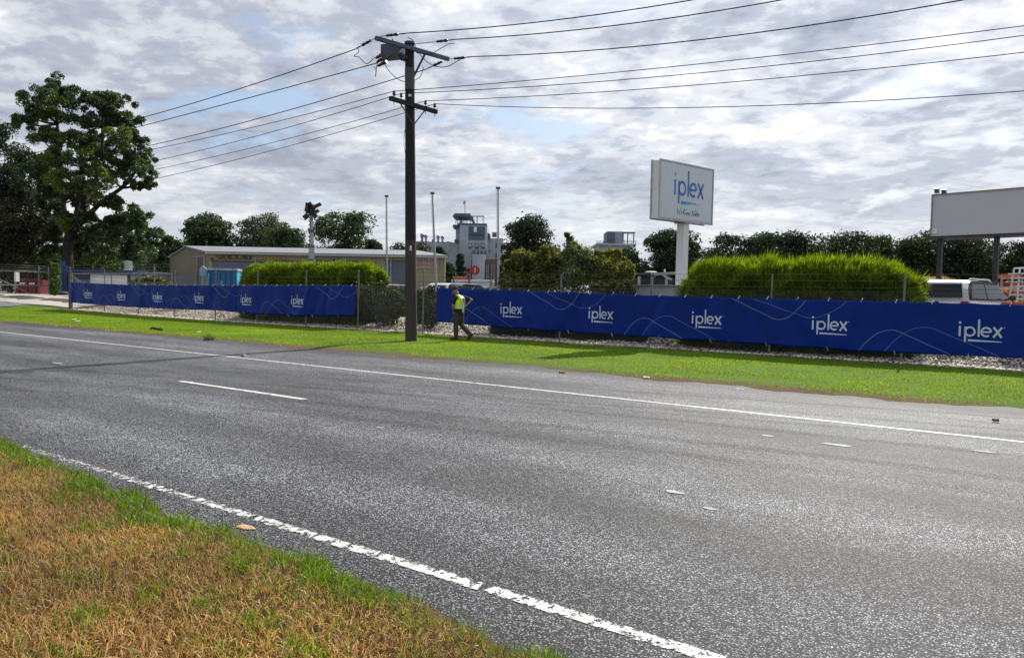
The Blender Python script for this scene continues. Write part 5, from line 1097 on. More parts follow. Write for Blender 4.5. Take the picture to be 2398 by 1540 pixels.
def blue_container():
    dep = 47; a, b, c_ = P(486, 632, dep), P(553, 632, dep), P(565, 632, dep+2.2); g = hz1(a); zt = (a.z+b.z)/2
    t = empty('waste_container', ((a.x+b.x)/2, (a.y+b.y)/2, g), 'bright blue steel waste container behind the left banner, before the shed', 'container')
    dF = (b-a); dF.z = 0; w_ = dF.length; dF.normalize(); dS = (c_-b); dS.z = 0; sl = dS.length; dS.normalize(); nF = Vector((dF.y, -dF.x, 0)); nF = nF if nF.dot(-a) > 0 else -nF
    base = [Vector((p.x, p.y, g+.1)) for p in (a, b, b+dS*sl, a+dS*sl)]; w = MB(); w.hexa(base+[Vector((p.x, p.y, zt)) for p in base]); w.build('body', blue_c, t)
    w = MB(); m_ = b+dS*sl/2; nS = Vector((dS.y, -dS.x, 0)); nS = nS if nS.dot(-b) > 0 else -nS; w.box(Vector((m_.x, m_.y, (g+zt)/2))+nS*.03, (sl, .06, zt-g-.2), dS); w.build('end_panel', blue_l, t, label='lighter blue end panel')
    w = MB(); w.bar(Vector((a.x, a.y, zt+.04))+nF*.05, Vector((b.x, b.y, zt+.04))+nF*.05, .12, .14); w.bar(Vector((b.x, b.y, zt+.04)), Vector((b.x, b.y, zt+.04))+dS*sl, .12, .14); w.build('rim', M('pale worn rim', (.34, .38, .40), .5, .2), t)
    for i in range(6): p = a+dF*w_*(i+.3)/5.6; w = MB(); w.box(Vector((p.x, p.y, (g+zt)/2))+nF*.05, (.10, .1, zt-g-.25), dF); w.build('rib', blue_c, t)
    p = a+dF*w_*.48; w = MB(); w.box(Vector((p.x, p.y, g+(zt-g)*.5))+nF*.02, (w_*.2, .02, (zt-g)*.45), dF); w.build('faded_label', M('faded pale blue print', (.12, .30, .46), .6, .3, 6), t)
    q = [P(467, 628, dep), P(474, 622.5, dep), P(484, 629, dep), P(484, 645, dep), P(467, 645, dep)]; w = MB(); w.prism(q, FH*.12); w.build('raised_flap', M('pale blue flap', (.22, .33, .44), .6, .15), t, fixn=True)
    for x in (476, 489): w = MB(); w.bar(P(x, 640, dep-.3), P(x-3, 668, dep-.3), .07); w.build('prop', blue_l, t)
blue_container()
def light_tower():
    dep = 44; g = hz1(P(728, 668, dep)); b = P(729, 668, dep); b.z = g
    t = empty('light_tower', b, 'telescopic light tower with black lamp heads, rising above the left hedge', 'light tower')
    w = MB(); secs = [(668, 611, .20), (612, 575, .15), (577, 540, .115), (542, 500, .08)]
    for y0, y1, r in secs: a, c = P(729.5, y0, dep), P(729.5, y1, dep); a.z = max(a.z, g); w.bar(a, c, r*1.5)
    w.build('mast', M('mast grey', (.30, .34, .38), .5, .1, 3), t)
    for y in (610, 576, 541): w = MB(); w.box(P(729.5, y, dep), (.34, .34, .12), RH); w.build('collar', galv_d, t)
    w = MB(); w.tube([P(725, 660 - i*4.6 , dep)+RH*(.05*(-1)**i) for i in range(34)], .035, 5); w.build('coiled_cable', cab, t)
    blk = M('black lamp housing', (.010, .011, .014), .5, .2)
    w = MB(); w.box(P(725, 489, dep), (.42, .35, .60), RH+Vector((0, 0, -.25))); w.box(P(731, 495, dep), (.34, .3, .40), RH+Vector((0, 0, .3))); w.build('lamp_cluster', blk, t)
    w = MB(); w.bar(P(718, 478, dep), P(733, 483, dep-.3), .1); w.build('cross_bar', blk, t)
    lens = M('lamp lens', (.20, .21, .22), .15, .1)
    for (x0, y0, x1, y1, s) in ((733, 486, 752, 477, .26), (737, 498, 747, 492, .24), (712, 511, 721, 503, .36), (734, 509, 742, 502, .28), (717, 480, 729, 475, .22), (719, 496, 722, 484, .30)):
        a, c = P(x0, y0, dep-.2), P(x1, y1, dep-.2); w = MB(); w.bar(a, c, s, s*.6); w.bar(a.lerp(c, .5), P(729.5, 498, dep), .05); f = w.build('lamp_head', blk, t)
        w = MB(); n_ = Vector((0, 0, -1)); m_ = a.lerp(c, .5)-Vector((0, 0, s*.32)); w.bar(m_-(c-a)*.4, m_+(c-a)*.4, s*.8, .02); w.build('lens', lens, f)
light_tower()
polew = M('flagpole white paint', (.33, .34, .34), .45, .06, 2)
for xt, yt, xb, r, lab in ((905, 460, 906, .045, 'white flagpole left of the utility pole'), (1012, 453, 1021, .058, 'leaning white flagpole just right of the utility pole'), (1166, 441, 1166, .05, 'tallest white flagpole, beside the orange tipped bushes')):
    Yf = 26.4; a, c = PY(xb, 668, Yf), PY(xt, yt, Yf); g = gz(a.x, Yf); d = (c-a)/(c.z-a.z); base = a+d*(g-a.z)
    t = empty('flagpole', base, lab, 'flagpole', 'white flagpoles behind the fence')
    w = MB(); w.tube([base-Vector((0, 0, .1)), a, base.lerp(c, .5), c], [r*1.15, r*1.05, r*.9, r*.6], 10); w.build('pole', polew, t, True)
    w = MB(); w.tube([c-Vector((0, 0, .03)), c+Vector((0, 0, .05))], .10, 10); w.build('finial', galv_d, t, True)
    w = MB(); w.tube([c-Vector((.07, 0, .05)), base.lerp(c, .5)-Vector((.11, 0, 0)), base+Vector((-.1, 0, 1.2))], .006, 4); w.build('halyard', cab, t)
    w = MB(); w.box(base+d*1.2-FH*.09, (.03, .05, .12), RH); w.build('cleat', galv_d, t)

# ---- vehicles
carw = M('white car paint', (.80, .81, .82), .18, .02, 1, spec=.6); trimb = M('black plastic trim', (.015, .015, .017), .5, .2); tail_r = M('red lamp lens', (.35, .01, .012), .2, .1); chrome = M('bright trim', (.5, .5, .5), .2, .05, metal=.9)
def vehicle(name, label, cat, pos, head, L_, Wd, H_, prof, group=None, rails=False, paint=carw, hood=1.0, tailgate=None):
    """prof: lower-body deck height, screen base x, roof front x, roof rear x, rear base x (x from the tail, 0..L)"""
    c, s = math.cos(head), math.sin(head); pos = Vector(pos); X = lambda x, y, z: pos + Vector((c*(x-L_/2)-s*y, s*(x-L_/2)+c*y, z))
    t = empty(name, pos, label, cat, group); deck, xsb, xrf, xrr, xrb = prof; hw = Wd/2; wb0, wb1 = L_*.20, L_*.80; wr = .34
    def ring(x, z0, z1, k=1.): return [X(x, -hw*k*.94, z0), X(x, hw*k*.94, z0), X(x, hw*k, z0+(z1-z0)*.45), X(x, hw*k*.97, z1-.06), X(x, hw*k*.86, z1), X(x, -hw*k*.86, z1), X(x, -hw*k*.97, z1-.06), X(x, -hw*k, z0+(z1-z0)*.45)]
    w = MB(); w.rings([ring(.0, .42, deck*.94, .90), ring(.10, .32, deck*.99, .97), ring(L_*.25, .28, deck, 1), ring(xsb, .28, deck, 1), ring(L_*.86, .30, deck*.90*hood, .98), ring(L_*.97, .34, deck*.80*hood, .92), ring(L_, .42, deck*.68*hood, .84)]); w.build('body', paint, t, True, fixn=True)
    rw = hw*.74; z = H_
    def cring(f): 
        return None
    A = lambda x, y, zz: X(x, y, zz)
    P_ = dict(rb=xrb, rr=xrr, rf=xrf, sb=xsb); bw = hw*.90
    # cabin: side outline swept between the two flanks, drawn in over the roof
    side = [(xrb, deck-.03), (xrr*.5+xrb*.5-.02, deck*.45+z*.55), (xrr+.02, z-.07), (xrr+.22, z-.01), ((xrr+xrf)/2, z), (xrf-.18, z-.015), (xrf+.06, z-.08), (xsb*.5+xrf*.5+.03, deck*.47+z*.5), (xsb, deck-.03)]
    def yw(zz): u = (zz-deck)/(z-deck); return bw+(rw-bw)*u
    w = MB(); w.rings([[A(x, -yw(zz), zz), A(x, -yw(zz)*.6, zz+(.025 if zz > z-.1 else 0)), A(x, yw(zz)*.6, zz+(.025 if zz > z-.1 else 0)), A(x, yw(zz), zz)] for x, zz in side]); w.build('cabin', paint, t, False, fixn=True)
    def quad(name, pts, m, off): 
        n = (pts[1]-pts[0]).cross(pts[2]-pts[0]).normalized(); ctr = sum(pts, Vector())/len(pts); n = n if n.dot(ctr-(pos+Vector((0, 0, deck)))) > 0 else -n
        w = MB(); w.prism([p+n*.004 for p in pts], n*off); return w.build(name, m, t, fixn=True)
    u0, u1 = deck+.05, z-.10
    def lerpx(xa, xb, zz): return xa+(xb-xa)*(zz-deck)/(z-deck)
    quad('windscreen', [A(lerpx(xsb, xrf, u0)+.05, -yw(u0)*.9, u0), A(lerpx(xsb, xrf, u0)+.05, yw(u0)*.9, u0), A(lerpx(xsb, xrf, u1)+.05, yw(u1)*.9, u1), A(lerpx(xsb, xrf, u1)+.05, -yw(u1)*.9, u1)], glass_s, .02)
    quad('rear_window', [A(lerpx(xrb, xrr, u0)-.02, -yw(u0)*.80, u0+.02), A(lerpx(xrb, xrr, u0)-.02, yw(u0)*.80, u0+.02), A(lerpx(xrb, xrr, u1)-.05, yw(u1)*.80, u1-.01), A(lerpx(xrb, xrr, u1)-.05, -yw(u1)*.80, u1-.01)], glass, .02)
    xm = (xrr+xrf)/2
    for sd in (-1, 1):
        for (xa0, xb0, xa1, xb1) in ((lerpx(xrb, xrr, u0)+.22, xm-.05, lerpx(xrb, xrr, u1)+.26, xm-.05), (xm+.05, lerpx(xsb, xrf, u0)-.20, xm+.05, lerpx(xsb, xrf, u1)-.16)):
            quad('side_window', [A(xa0, sd*(yw(u0)+.004), u0), A(xb0, sd*(yw(u0)+.004), u0), A(xb1, sd*(yw(u1)+.004), u1), A(xa1, sd*(yw(u1)+.004), u1)], glass, .006)
        for x in (wb0, wb1):
            w = MB(); w.tube([X(x, sd*(hw-.22), wr), X(x, sd*(hw+.005), wr)], wr, 20); wh = w.build('wheel', blackr, t); w = MB(); w.tube([X(x, sd*(hw-.02), wr), X(x, sd*(hw+.015), wr)], wr*.62, 14); w.build('rim', galv, wh)
        w = MB(); w.ball(X(xsb-.42, sd*(hw+.10), deck+.10), (.09, .11, .08), 8, 6, Matrix.Rotation(head, 3, 'Z')); w.bar(X(xsb-.38, sd*(hw-.12), deck+.03), X(xsb-.42, sd*(hw+.06), deck+.08), .05); w.build('mirror', trimb if rails else paint, t, True)
        w = MB(); w.box(X(.04, sd*hw*.80, deck*.84), (.14, hw*.22, deck*.26), (c, s, 0)); w.build('tail_light', tail_r, t)
        w = MB(); w.box(X(L_*.965, sd*hw*.66, deck*.66), (.14, hw*.34, .14), (c, s, 0)); w.build('headlight', chrome, t)
        if rails: w = MB(); w.tube([X(xrr+.2, sd*rw*.92, z+.01), X(xrr+.35, sd*rw*.92, z+.06), X(xrf-.5, sd*rw*.92, z+.06), X(xrf-.35, sd*rw*.92, z+.01)], .022, 6); w.build('roof_rail', chrome, t, True)
    w = MB(); w.box(X(-.01, 0, deck*.62), (.03, .40, .12), (c, s, 0)); w.build('number_plate', white_p, t)
    w = MB(); w.box(X(0, 0, .46), (.16, Wd*.92, .2), (c, s, 0)); w.build('bumper', trimb, t)
    w = MB(); w.tube([X(xrr+.28, 0, z), X(xrr+.02, 0, z+.22)], .012, 5); w.ball(X(xrr+.28, 0, z+.01), .035, 6, 4); w.build('aerial', trimb, t)
    if tailgate: w = MB(); w.ball(X(-.012, 0, deck*.94), (.02, .07, .04), 10, 5, Matrix.Rotation(head, 3, 'Z')); w.build('oval_badge', M('dark blue badge', (.02, .04, .14), .3, .1), t, True)
    return t
gcp = .36
for px, Yc, hd, L_, H_, lab, prof in ((930, 30.6, 88, 4.4, 1.62, 'white hatchback roof left of the utility pole, behind the shrubs', (.98, 3.45, 2.75, .55, .05)), (1012, 30.2, -92, 4.5, 1.58, 'white car with its windscreen towards the road, right of the pole', (.96, 3.3, 2.4, .9, .2)), (1087, 31.2, 91, 4.8, 1.72, 'long white car behind the walking man, top of the banner hides its doors', (1.05, 3.7, 3.0, .3, .05))):
    q = PY(px, 680, Yc); vehicle('parked_car', lab, 'car', (q.x, Yc, gz(q.x, Yc)+.0), rad(hd), L_, 1.82, H_, prof, 'white cars parked behind the fence')
q = PY(1140, 680, 33); vehicle('parked_car', 'white car at the foot of the third flagpole', 'car', (q.x, 33, gz(q.x, 33)), rad(85), 4.6, 1.82, 1.60, (1.0, 3.5, 2.8, .5, .05), 'white cars parked behind the fence')
q = PY(2268, 700, 25.7); vehicle('parked_suv', 'white off road wagon with dark rear glass at the right end of the hedge', 'car', (q.x+math.cos(rad(77))*2.37-math.sin(rad(77))*.86, 25.7+math.sin(rad(77))*2.37+math.cos(rad(77))*.86, gz(q.x, 27)), rad(77), 4.75, 1.90, 1.90, (1.32, 3.55, 2.75, .34, .04), None, True, tailgate=True)

# ---- things behind the fence on the right
grey_s = M('dull grey galvanised sheet', (.40, .41, .40), .6, .12, 3, dirt=((.22, .22, .21), 3, .5))
def grey_bin():
    a, b = PY(1479, 690, 24.6), PY(1583, 690, 24.2); g = gz(a.x, 24.4); zt = PY(1530, 669.5, 24.4).z; d = b-a; d.z = 0; L_ = d.length; c = (a+b)/2
    t = empty('steel_hopper', (c.x, 24.9, g), 'low grey sheet steel box between the bushes and the long hedge', 'box')
    w = MB(); w.box((c.x, c.y+.55, (g+zt)/2), (L_, 1.1, zt-g), d); w.build('body', grey_s, t)
    w = MB(); w.box((c.x, c.y-.02, zt-.35), (L_+.04, .06, .05), d); w.build('seam_rail', galv, t); w = MB(); w.box((c.x, c.y+.5, zt+.02), (L_+.06, 1.18, .04), d); w.build('lid', galv, t)
grey_bin()
def yard_shelter():
    dep = 52; a, b = P(1488, 655, dep), P(1590, 655, dep); g = hz1(a); z1 = P(1540, 648, dep).z; c = (a+b)/2
    t = empty('yard_shelter', (c.x, c.y, g), 'dark open shelter with a slanting beam behind the grey box', 'shelter')
    dk = M('shade toned grey sheet', (.06, .065, .075), .7, .3, 1)  # dark copy of the grey sheet; shade inside the shelter is in its colour
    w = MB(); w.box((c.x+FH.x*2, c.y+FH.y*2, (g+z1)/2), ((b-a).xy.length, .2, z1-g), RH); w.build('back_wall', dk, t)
    for x in (1496, 1526, 1560): w = MB(); q = P(x, 655, dep); w.box((q.x, q.y, (g+z1)/2), (.16, .16, z1-g), RH); w.build('post', grey_s, t)
    w = MB(); w.bar(P(1530, 642, dep), P(1590, 638.5, dep), .18); w.build('beam', galv, t); w = MB(); w.bar(P(1552, 644, dep), P(1572, 655, dep), .14); w.build('brace', grey_s, t)
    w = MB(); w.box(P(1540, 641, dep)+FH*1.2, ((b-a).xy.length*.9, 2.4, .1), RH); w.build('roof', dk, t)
    q = P(1524, 637, dep-1); w = MB(); w.ball(q, (.42, .2, .06), 10, 5, Matrix.Rotation(YAW-math.pi/2, 3, 'Z')); w.bar(q-Vector((0, 0, .05)), P(1526, 644, dep), .07); w.build('lamp_head', white_p, t, True)
    w = MB(); w.box(P(1556, 636, dep), (.10, .1, .35), RH); w.build('white_marker', white_p, t)
yard_shelter()
def coil(label, px, py, dep, R_, n, m, yaw, rings=6):
    c = P(px, py, dep); g = hz1(c); c.z = g+R_*.98; ax = Vector((math.cos(yaw), math.sin(yaw), 0)); sd = Vector((-ax.y, ax.x, 0))
    t = empty('pipe_coil', (c.x, c.y, g), label, 'pipe coil', 'coils of plastic pipe in the yard')
    for i in range(n):
        w = MB(); o = c+ax*(i-(n-1)/2)*.17; rr = R_*(1 if i % 2 else .97)
        ringpts = [[o+(sd*math.cos(a)+Vector((0, 0, 1))*math.sin(a))*(rr-.09+.09*math.cos(b))+ax*.09*math.sin(b) for b in [k*math.pi/3 for k in range(6)]] for a in [k*2*math.pi/28 for k in range(28)]]
        w.rings(ringpts, False, True); w.build('coil_turn', m, t, True)
        w = MB(); rr -= .2; ringpts = [[o+(sd*math.cos(a)+Vector((0, 0, 1))*math.sin(a))*(rr-.09+.09*math.cos(b))+ax*.09*math.sin(b) for b in [k*math.pi/3 for k in range(6)]] for a in [k*2*math.pi/24 for k in range(24)]]
        w.rings(ringpts, False, True); w.build('coil_turn', m, t, True)
    for a in (.6, 1.57, 2.5): w = MB(); q = c+(sd*math.cos(a)+Vector((0, 0, 1))*math.sin(a))*(R_+.005); w.box(q, (n*.17+.05, .06, .02), ax, None, (q-c).normalized()); w.build('strap', TIE, t)
coil('white pipe coil left of the orange ones, behind the white wagon', 2218, 660, 40, .95, 7, white_p, YAW+.5)
coil('orange pipe coil directly above the white wagon roof', 2258, 660, 41, 1.0, 9, orange, YAW+.9)
coil('orange pipe coil right of the wagon, left of the white ladder', 2318, 660, 37, 1.0, 8, orange, YAW+.35)
coil('orange pipe coil half hidden beside the hedge end', 2196, 654, 47, 1.1, 6, orange, YAW+.7)
def stock_rack():
    dep = 39; a, b = P(2344, 652, dep), P(2440, 652, dep); g = hz1(a); t = empty('stock_rack', ((a.x+b.x)/2, (a.y+b.y)/2, g), 'low steel rack of orange fittings behind the white ladder', 'rack')
    for y in (652, 672, 690):
        w = MB(); w.bar(P(2344, y, dep), P(2440, y, dep), .07); w.build('shelf', galv, t)
        for i in range(4): w = MB(); q = P(2352+i*22, y-5, dep+.4); w.box(q, (.34, .5, .22), RH); w.build('crate', orange if (i+y) % 3 else red_p, t)
    for x in (2345, 2392, 2438): q = P(x, 650, dep+.1); w = MB(); w.box((q.x, q.y, (g+q.z)/2), (.07, .07, q.z-g), RH); w.build('upright', galv, t)
stock_rack()
def ladder():
    dep = 30; L = lambda x, y, d=0: P(x, y, dep+d); g = hz1(P(2380, 700, dep)); t = empty('platform_ladder', (P(2380, 700, dep).x, P(2380, 700, dep).y, g), 'white rolling platform ladder at the right edge', 'ladder'); al = M('white aluminium', (.62, .63, .64), .4, .06, 4)
    def down(p): return Vector((p.x, p.y, max(p.z, g+.05)))
    for dz in (0, .75):
        f = 0 if dz == 0 else 14
        w = MB(); w.tube([down(L(2361+f*1.4, 712, dz)), L(2372+f, 640, dz), L(2374+f, 628, dz)], .03, 6); w.build('stile', al, t, True)
        w = MB(); w.tube([down(L(2408+f, 712, dz)), L(2400+f, 640, dz), L(2398+f, 628, dz)], .03, 6); w.build('stile', al, t, True)
    for i in range(8):
        y = 640+i*10; x = 2372-(y-640)*.15; w = MB(); w.box((L(x+4, y, 0)+L(x+36, y, .75))/2, ((L(x+4, y)-L(x+36, y, .75)).length, .22, .04), (L(x+36, y, .75)-L(x+4, y))*1); w.build('tread', al, t)
    w = MB(); w.tube([L(2374, 628), L(2398, 627), L(2412, 627, .75), L(2388, 628, .75), L(2374, 628)], .025, 6); w.build('handrail', al, t, True)
    w = MB(); w.box(L(2391, 641, .4), (.55, .8, .05), RH); w.build('platform', al, t)
    for x, d in ((2361, 0), (2381, .75), (2408, 0), (2422, .75)): q = L(x, 712, d); w = MB(); w.tube([Vector((q.x, q.y, g+.07))-RH*.03, Vector((q.x, q.y, g+.07))+RH*.03], .07, 10); w.build('castor', blackr, t, True)
ladder()
def red_barrier():
    Yb = 24.3; a, b = PY(2342, 712, Yb), PY(2560, 720, Yb); g = gz(-2, Yb); zt = PY(2370, 711, Yb).z; t = empty('plastic_barrier', ((a.x+b.x)/2, Yb, g), 'red plastic barrier showing above the right end of the banner', 'barrier')
    w = MB(); L_ = (b-a).xy.length; c = (a+b)/2; w.hexa([(a.x, Yb-.25, g), (b.x, Yb-.25, g), (b.x, Yb+.25, g), (a.x, Yb+.25, g), (a.x, Yb-.09, zt), (b.x, Yb-.09, zt), (b.x, Yb+.09, zt), (a.x, Yb+.09, zt)]); w.build('body', M('red plastic', (.50, .045, .02), .45, .1), t)
    w = MB(); w.box((c.x, Yb, zt+.02), (L_*.98, .10, .04)); w.build('top_rib', orange, t)
red_barrier()
# grassy bank closing the yard on the right
xs = np.linspace(0, 1, 40); a_, b_ = P(2120, 690, 70), P(2700, 690, 70); V = []
for u in xs:
    p = a_.lerp(b_, u); g = hz1(p); h = (3.3+.5*math.sin(u*9)+.3*math.sin(u*23))*min(1, u*7)
    for k, (o, hh) in enumerate(((0, -.05), (3, .55), (5.5, .9), (8, 1.0), (12, .9), (17, -.02))): V.append((p.x+FH.x*o, p.y+FH.y*o, g+h*hh+(.12*math.sin(u*60+k*2) if 0 < k < 5 else 0)))
i, j = np.meshgrid(np.arange(5), np.arange(39)); a = (j*6+i).ravel(); np_mesh('embankment', np.array(V), np.stack([a, a+1, a+7, a+6], 1), M('dry grass bank', (.115, .085, .055), .95, .35, .8, bump=1, bscale=6), kind='structure', smooth=True)
n = 12000; u = rng.random(n); o = rng.uniform(.5, 9, n); pv = np.array(V).reshape(40, 6, 3); ui = np.clip((u*39).astype(int), 0, 38); oi = np.array([0, 3, 5.5, 8, 12, 17.])
kx = np.clip(np.searchsorted(oi, o)-1, 0, 4); f = ((o-oi[kx])/(oi[kx+1]-oi[kx]))[:, None]; fu = (u*39-ui)[:, None]
q = (pv[ui, kx]*(1-f)+pv[ui, kx+1]*f)*(1-fu)+(pv[ui+1, kx]*(1-f)+pv[ui+1, kx+1]*f)*fu
Vb_, Fb_ = blades(q[:, 0], q[:, 1], q[:, 2], rng.uniform(.15, .5, n), rng.uniform(.03, .07, n), rng.uniform(.2, .8, n)); np_mesh('bank_grass', Vb_, Fb_, DRY, kind='stuff')

# ---- round numbered sign, pipe stack and orange pallet beyond the parked cars
def round_sign():
    dep = 54; c = P(1112, 633, dep); g = hz1(c); r = 11*dep/FPX; t = empty('round_sign', (c.x, c.y, g), 'round red sign with a white number on a thin post', 'sign')
    w = MB(); w.tube([c+FH*.02, c-FH*.02], r, 28); o = w.build('disc', M('crimson sign face', (.33, .008, .016), .4, .06), t)
    w = MB(); w.box((c.x+FH.x*.08, c.y+FH.y*.08, (g+c.z)/2), (.07, .07, c.z-g), RH); w.build('post', galv, t)
    place_text('1', r*1.55, c-FH*.026, RH, (0, 0, 1), white_p, o)
round_sign()
def pipe_stack():
    dep = 50; g = hz1(P(1110, 668, dep)); c = P(1108, 666, dep); t = empty('pipe_stack', (c.x, c.y, g), 'rack of long grey white pipes below the round red sign', 'pipe rack')
    pm = M('grey white pipe', (.56, .58, .60), .4, .06)
    for k, y in enumerate((657.5, 661.5, 665.5, 669)):
        for m_ in range(3): a, b = P(1058+random.uniform(-2, 2), y, dep+m_*.16), P(1156+random.uniform(-2, 2), y, dep+m_*.16); w = MB(); w.tube([a, b], .055, 8); w.build('pipe', pm, t, True)
    for x in (1062, 1098, 1150, 1165): q0 = P(x, 653, dep-.12); w = MB(); w.box((q0.x, q0.y, (g+q0.z)/2), (.08, .08, q0.z-g), RH); w.build('rack_post', dark_m, t)
    w = MB(); w.bar(P(1054, 672, dep), P(1168, 672, dep), .1); w.build('rack_beam', galv_d, t)
pipe_stack()
def orange_pallet():
    dep = 57; c = P(1077, 651, dep); g = hz1(c); t = empty('pallet_load', (c.x, c.y, g), 'stack of orange pipes on a frame behind the grey white pipes', 'pipe stack')
    for k in range(3):
        for j in range(2): w = MB(); y = 649+k*2.4; w.tube([P(1060, y, dep+j*.2), P(1094, y, dep+j*.2)], .042, 8); w.build('pipe', orange, t, True)
    for x in (1064, 1090): q = P(x, 656, dep); w = MB(); w.box((q.x, q.y, (g+q.z)/2), (.1, .3, q.z-g), RH); w.build('support', dark_m, t)
orange_pallet()

# ================================================================ LITTER ON THE ROADSIDE
def scrap(name, label, cat, c, sx, sy, h, mat, yaw=0., group=None, crumple=.3, seed=1):
    r = random.Random(seed); n = 9; c = Vector(c); t = MB(); ring = lambda k, z: [c+Vector((math.cos(yaw)*a*k-math.sin(yaw)*b*k, math.sin(yaw)*a*k+math.cos(yaw)*b*k, z+r.uniform(0, h*.5))) for a, b in outline]
    outline = [(sx*math.cos(i*6.283/n)*r.uniform(1-crumple, 1), sy*math.sin(i*6.283/n)*r.uniform(1-crumple, 1)) for i in range(n)]
    t.rings([ring(1, .004), ring(1.02, h*.5), ring(.75, h)]); o = t.build(name, mat, fixn=True); return tag(o, label, cat, group)
cp = G(575, 1235); card = M('wet tan cardboard', (.52, .33, .17), .8, .12, 12)
scrap('cardboard_scrap', 'tan cardboard scrap lying beside the near white edge line', 'litter', cp, .105, .05, .007, card, rad(10), None, .45, 6)
rp = G(1316, 868, .05); redm = M('red drink can print', (.55, .02, .02), .3, .1)
t = empty('drink_can', (rp.x, rp.y, hz1(rp)+.005), 'crushed red drink can at the far grass edge', 'can'); z_ = hz1(rp)+.04; w = MB(); w.tube([(rp.x-.07, rp.y+.02, z_), (rp.x-.02, rp.y, z_-.005), (rp.x+.06, rp.y-.01, z_)], [.035, .028, .034], 10); w.build('can_body', redm, t, True); w = MB(); w.tube([(rp.x+.06, rp.y-.01, z_), (rp.x+.066, rp.y-.01, z_)], .031, 10); w.build('can_end', galv, t)
for i, (x, y, sx, lab) in enumerate(((182, 754, .20, 'larger white paper scrap on the far grass near the driveway'), (173, 749, .12, 'smaller white paper scrap beside the larger one near the driveway'), (465, 778, .12, 'white paper scrap on the grass left of the small weed'), (1512, 881, .09, 'white scrap in the grass right of the red can'), (1730, 905, .10, 'white scrap at the grass edge below the third right banner print'))):
    p = G(x, y, .05); scrap('paper_scrap', lab, 'litter', (p.x, p.y, hz1(p)+.022), sx, sx*.6, .02, white_p, i, 'white paper scraps on the far grass', .35, i)
p = G(367, 772, .05); w = MB(); z_ = hz1(p)+.04; w.tube([(p.x-.55, p.y+.05, z_), (p.x-.3, p.y, z_+.02), (p.x, p.y+.08, z_), (p.x+.3, p.y-.02, z_+.015), (p.x+.6, p.y-.12, z_)], [.02, .06, .03, .07, .03], 6); tag(w.build('rubber_strip', blackr, None, True), 'torn black rubber strip lying on the far grass', 'litter')
p = P(138, 703, 63); g = hz1(p)+.03; t = empty('car_tyre', (p.x, p.y, g), 'black tyre lying on the concrete driveway', 'tyre'); w = MB(); c = Vector((p.x, p.y, g+.16)); w.rings([[c+Vector((math.cos(a), math.sin(a), 0))*(.50+.20*math.cos(b))+Vector((0, 0, .15*math.sin(b))) for b in [k*.7854 for k in range(8)]] for a in [k*.2618 for k in range(24)]], False, True); w.build('tread', blackr, t, True)
for k, z in enumerate((-.1, .1)): w = MB(); w.rings([[c+Vector((math.cos(a), math.sin(a), 0))*(.36+.03*math.cos(b))+Vector((0, 0, z+.03*math.sin(b))) for b in [q*1.2566 for q in range(5)]] for a in [q*.2618 for q in range(24)]], False, True); w.build('bead', trimb, t, True)
p = G(490, 795, .02); V, F = blades(np.full(60, p.x)+rng.normal(size=60)*.08, np.full(60, p.y)+rng.normal(size=60)*.08, np.full(60, hz1(p)), rng.uniform(.1, .32, 60), rng.uniform(.01, .025, 60), rng.uniform(.2, .8, 60)); tag(np_mesh('weed', V, F, MIDG, None, (p.x, p.y, hz1(p))), 'small dark weed growing at the far grass edge', 'plant')
for x, y, s, lab in ((2330, 988, .06, 'small dark stone on the shoulder at the right edge'), (570, 835, .09, 'pinkish fragment beside the far edge line')):
    p = G(x, y); scrap('stone', lab, 'stone', (p.x, p.y, 0), s, s*.7, s*.6, M('dark pebble', (.06, .055, .05), .8, .2) if x > 1000 else M('pink fragment', (.40, .22, .18), .7, .1), 0, None, .4, x)
# dropped leaves and chips along the near edge of the seal
gravel('loose_chips', 2600, -10, -1.2, 2.72, 3.16, .003, .011, [(.05, .05, .05), (.12, .11, .10), (.25, .23, .2)], 8)
gravel('leaf_litter', 12000, -50, 2, 21.45, 23.0, .015, .04, [(.06, .035, .02), (.12, .07, .04), (.2, .13, .08)], 12)

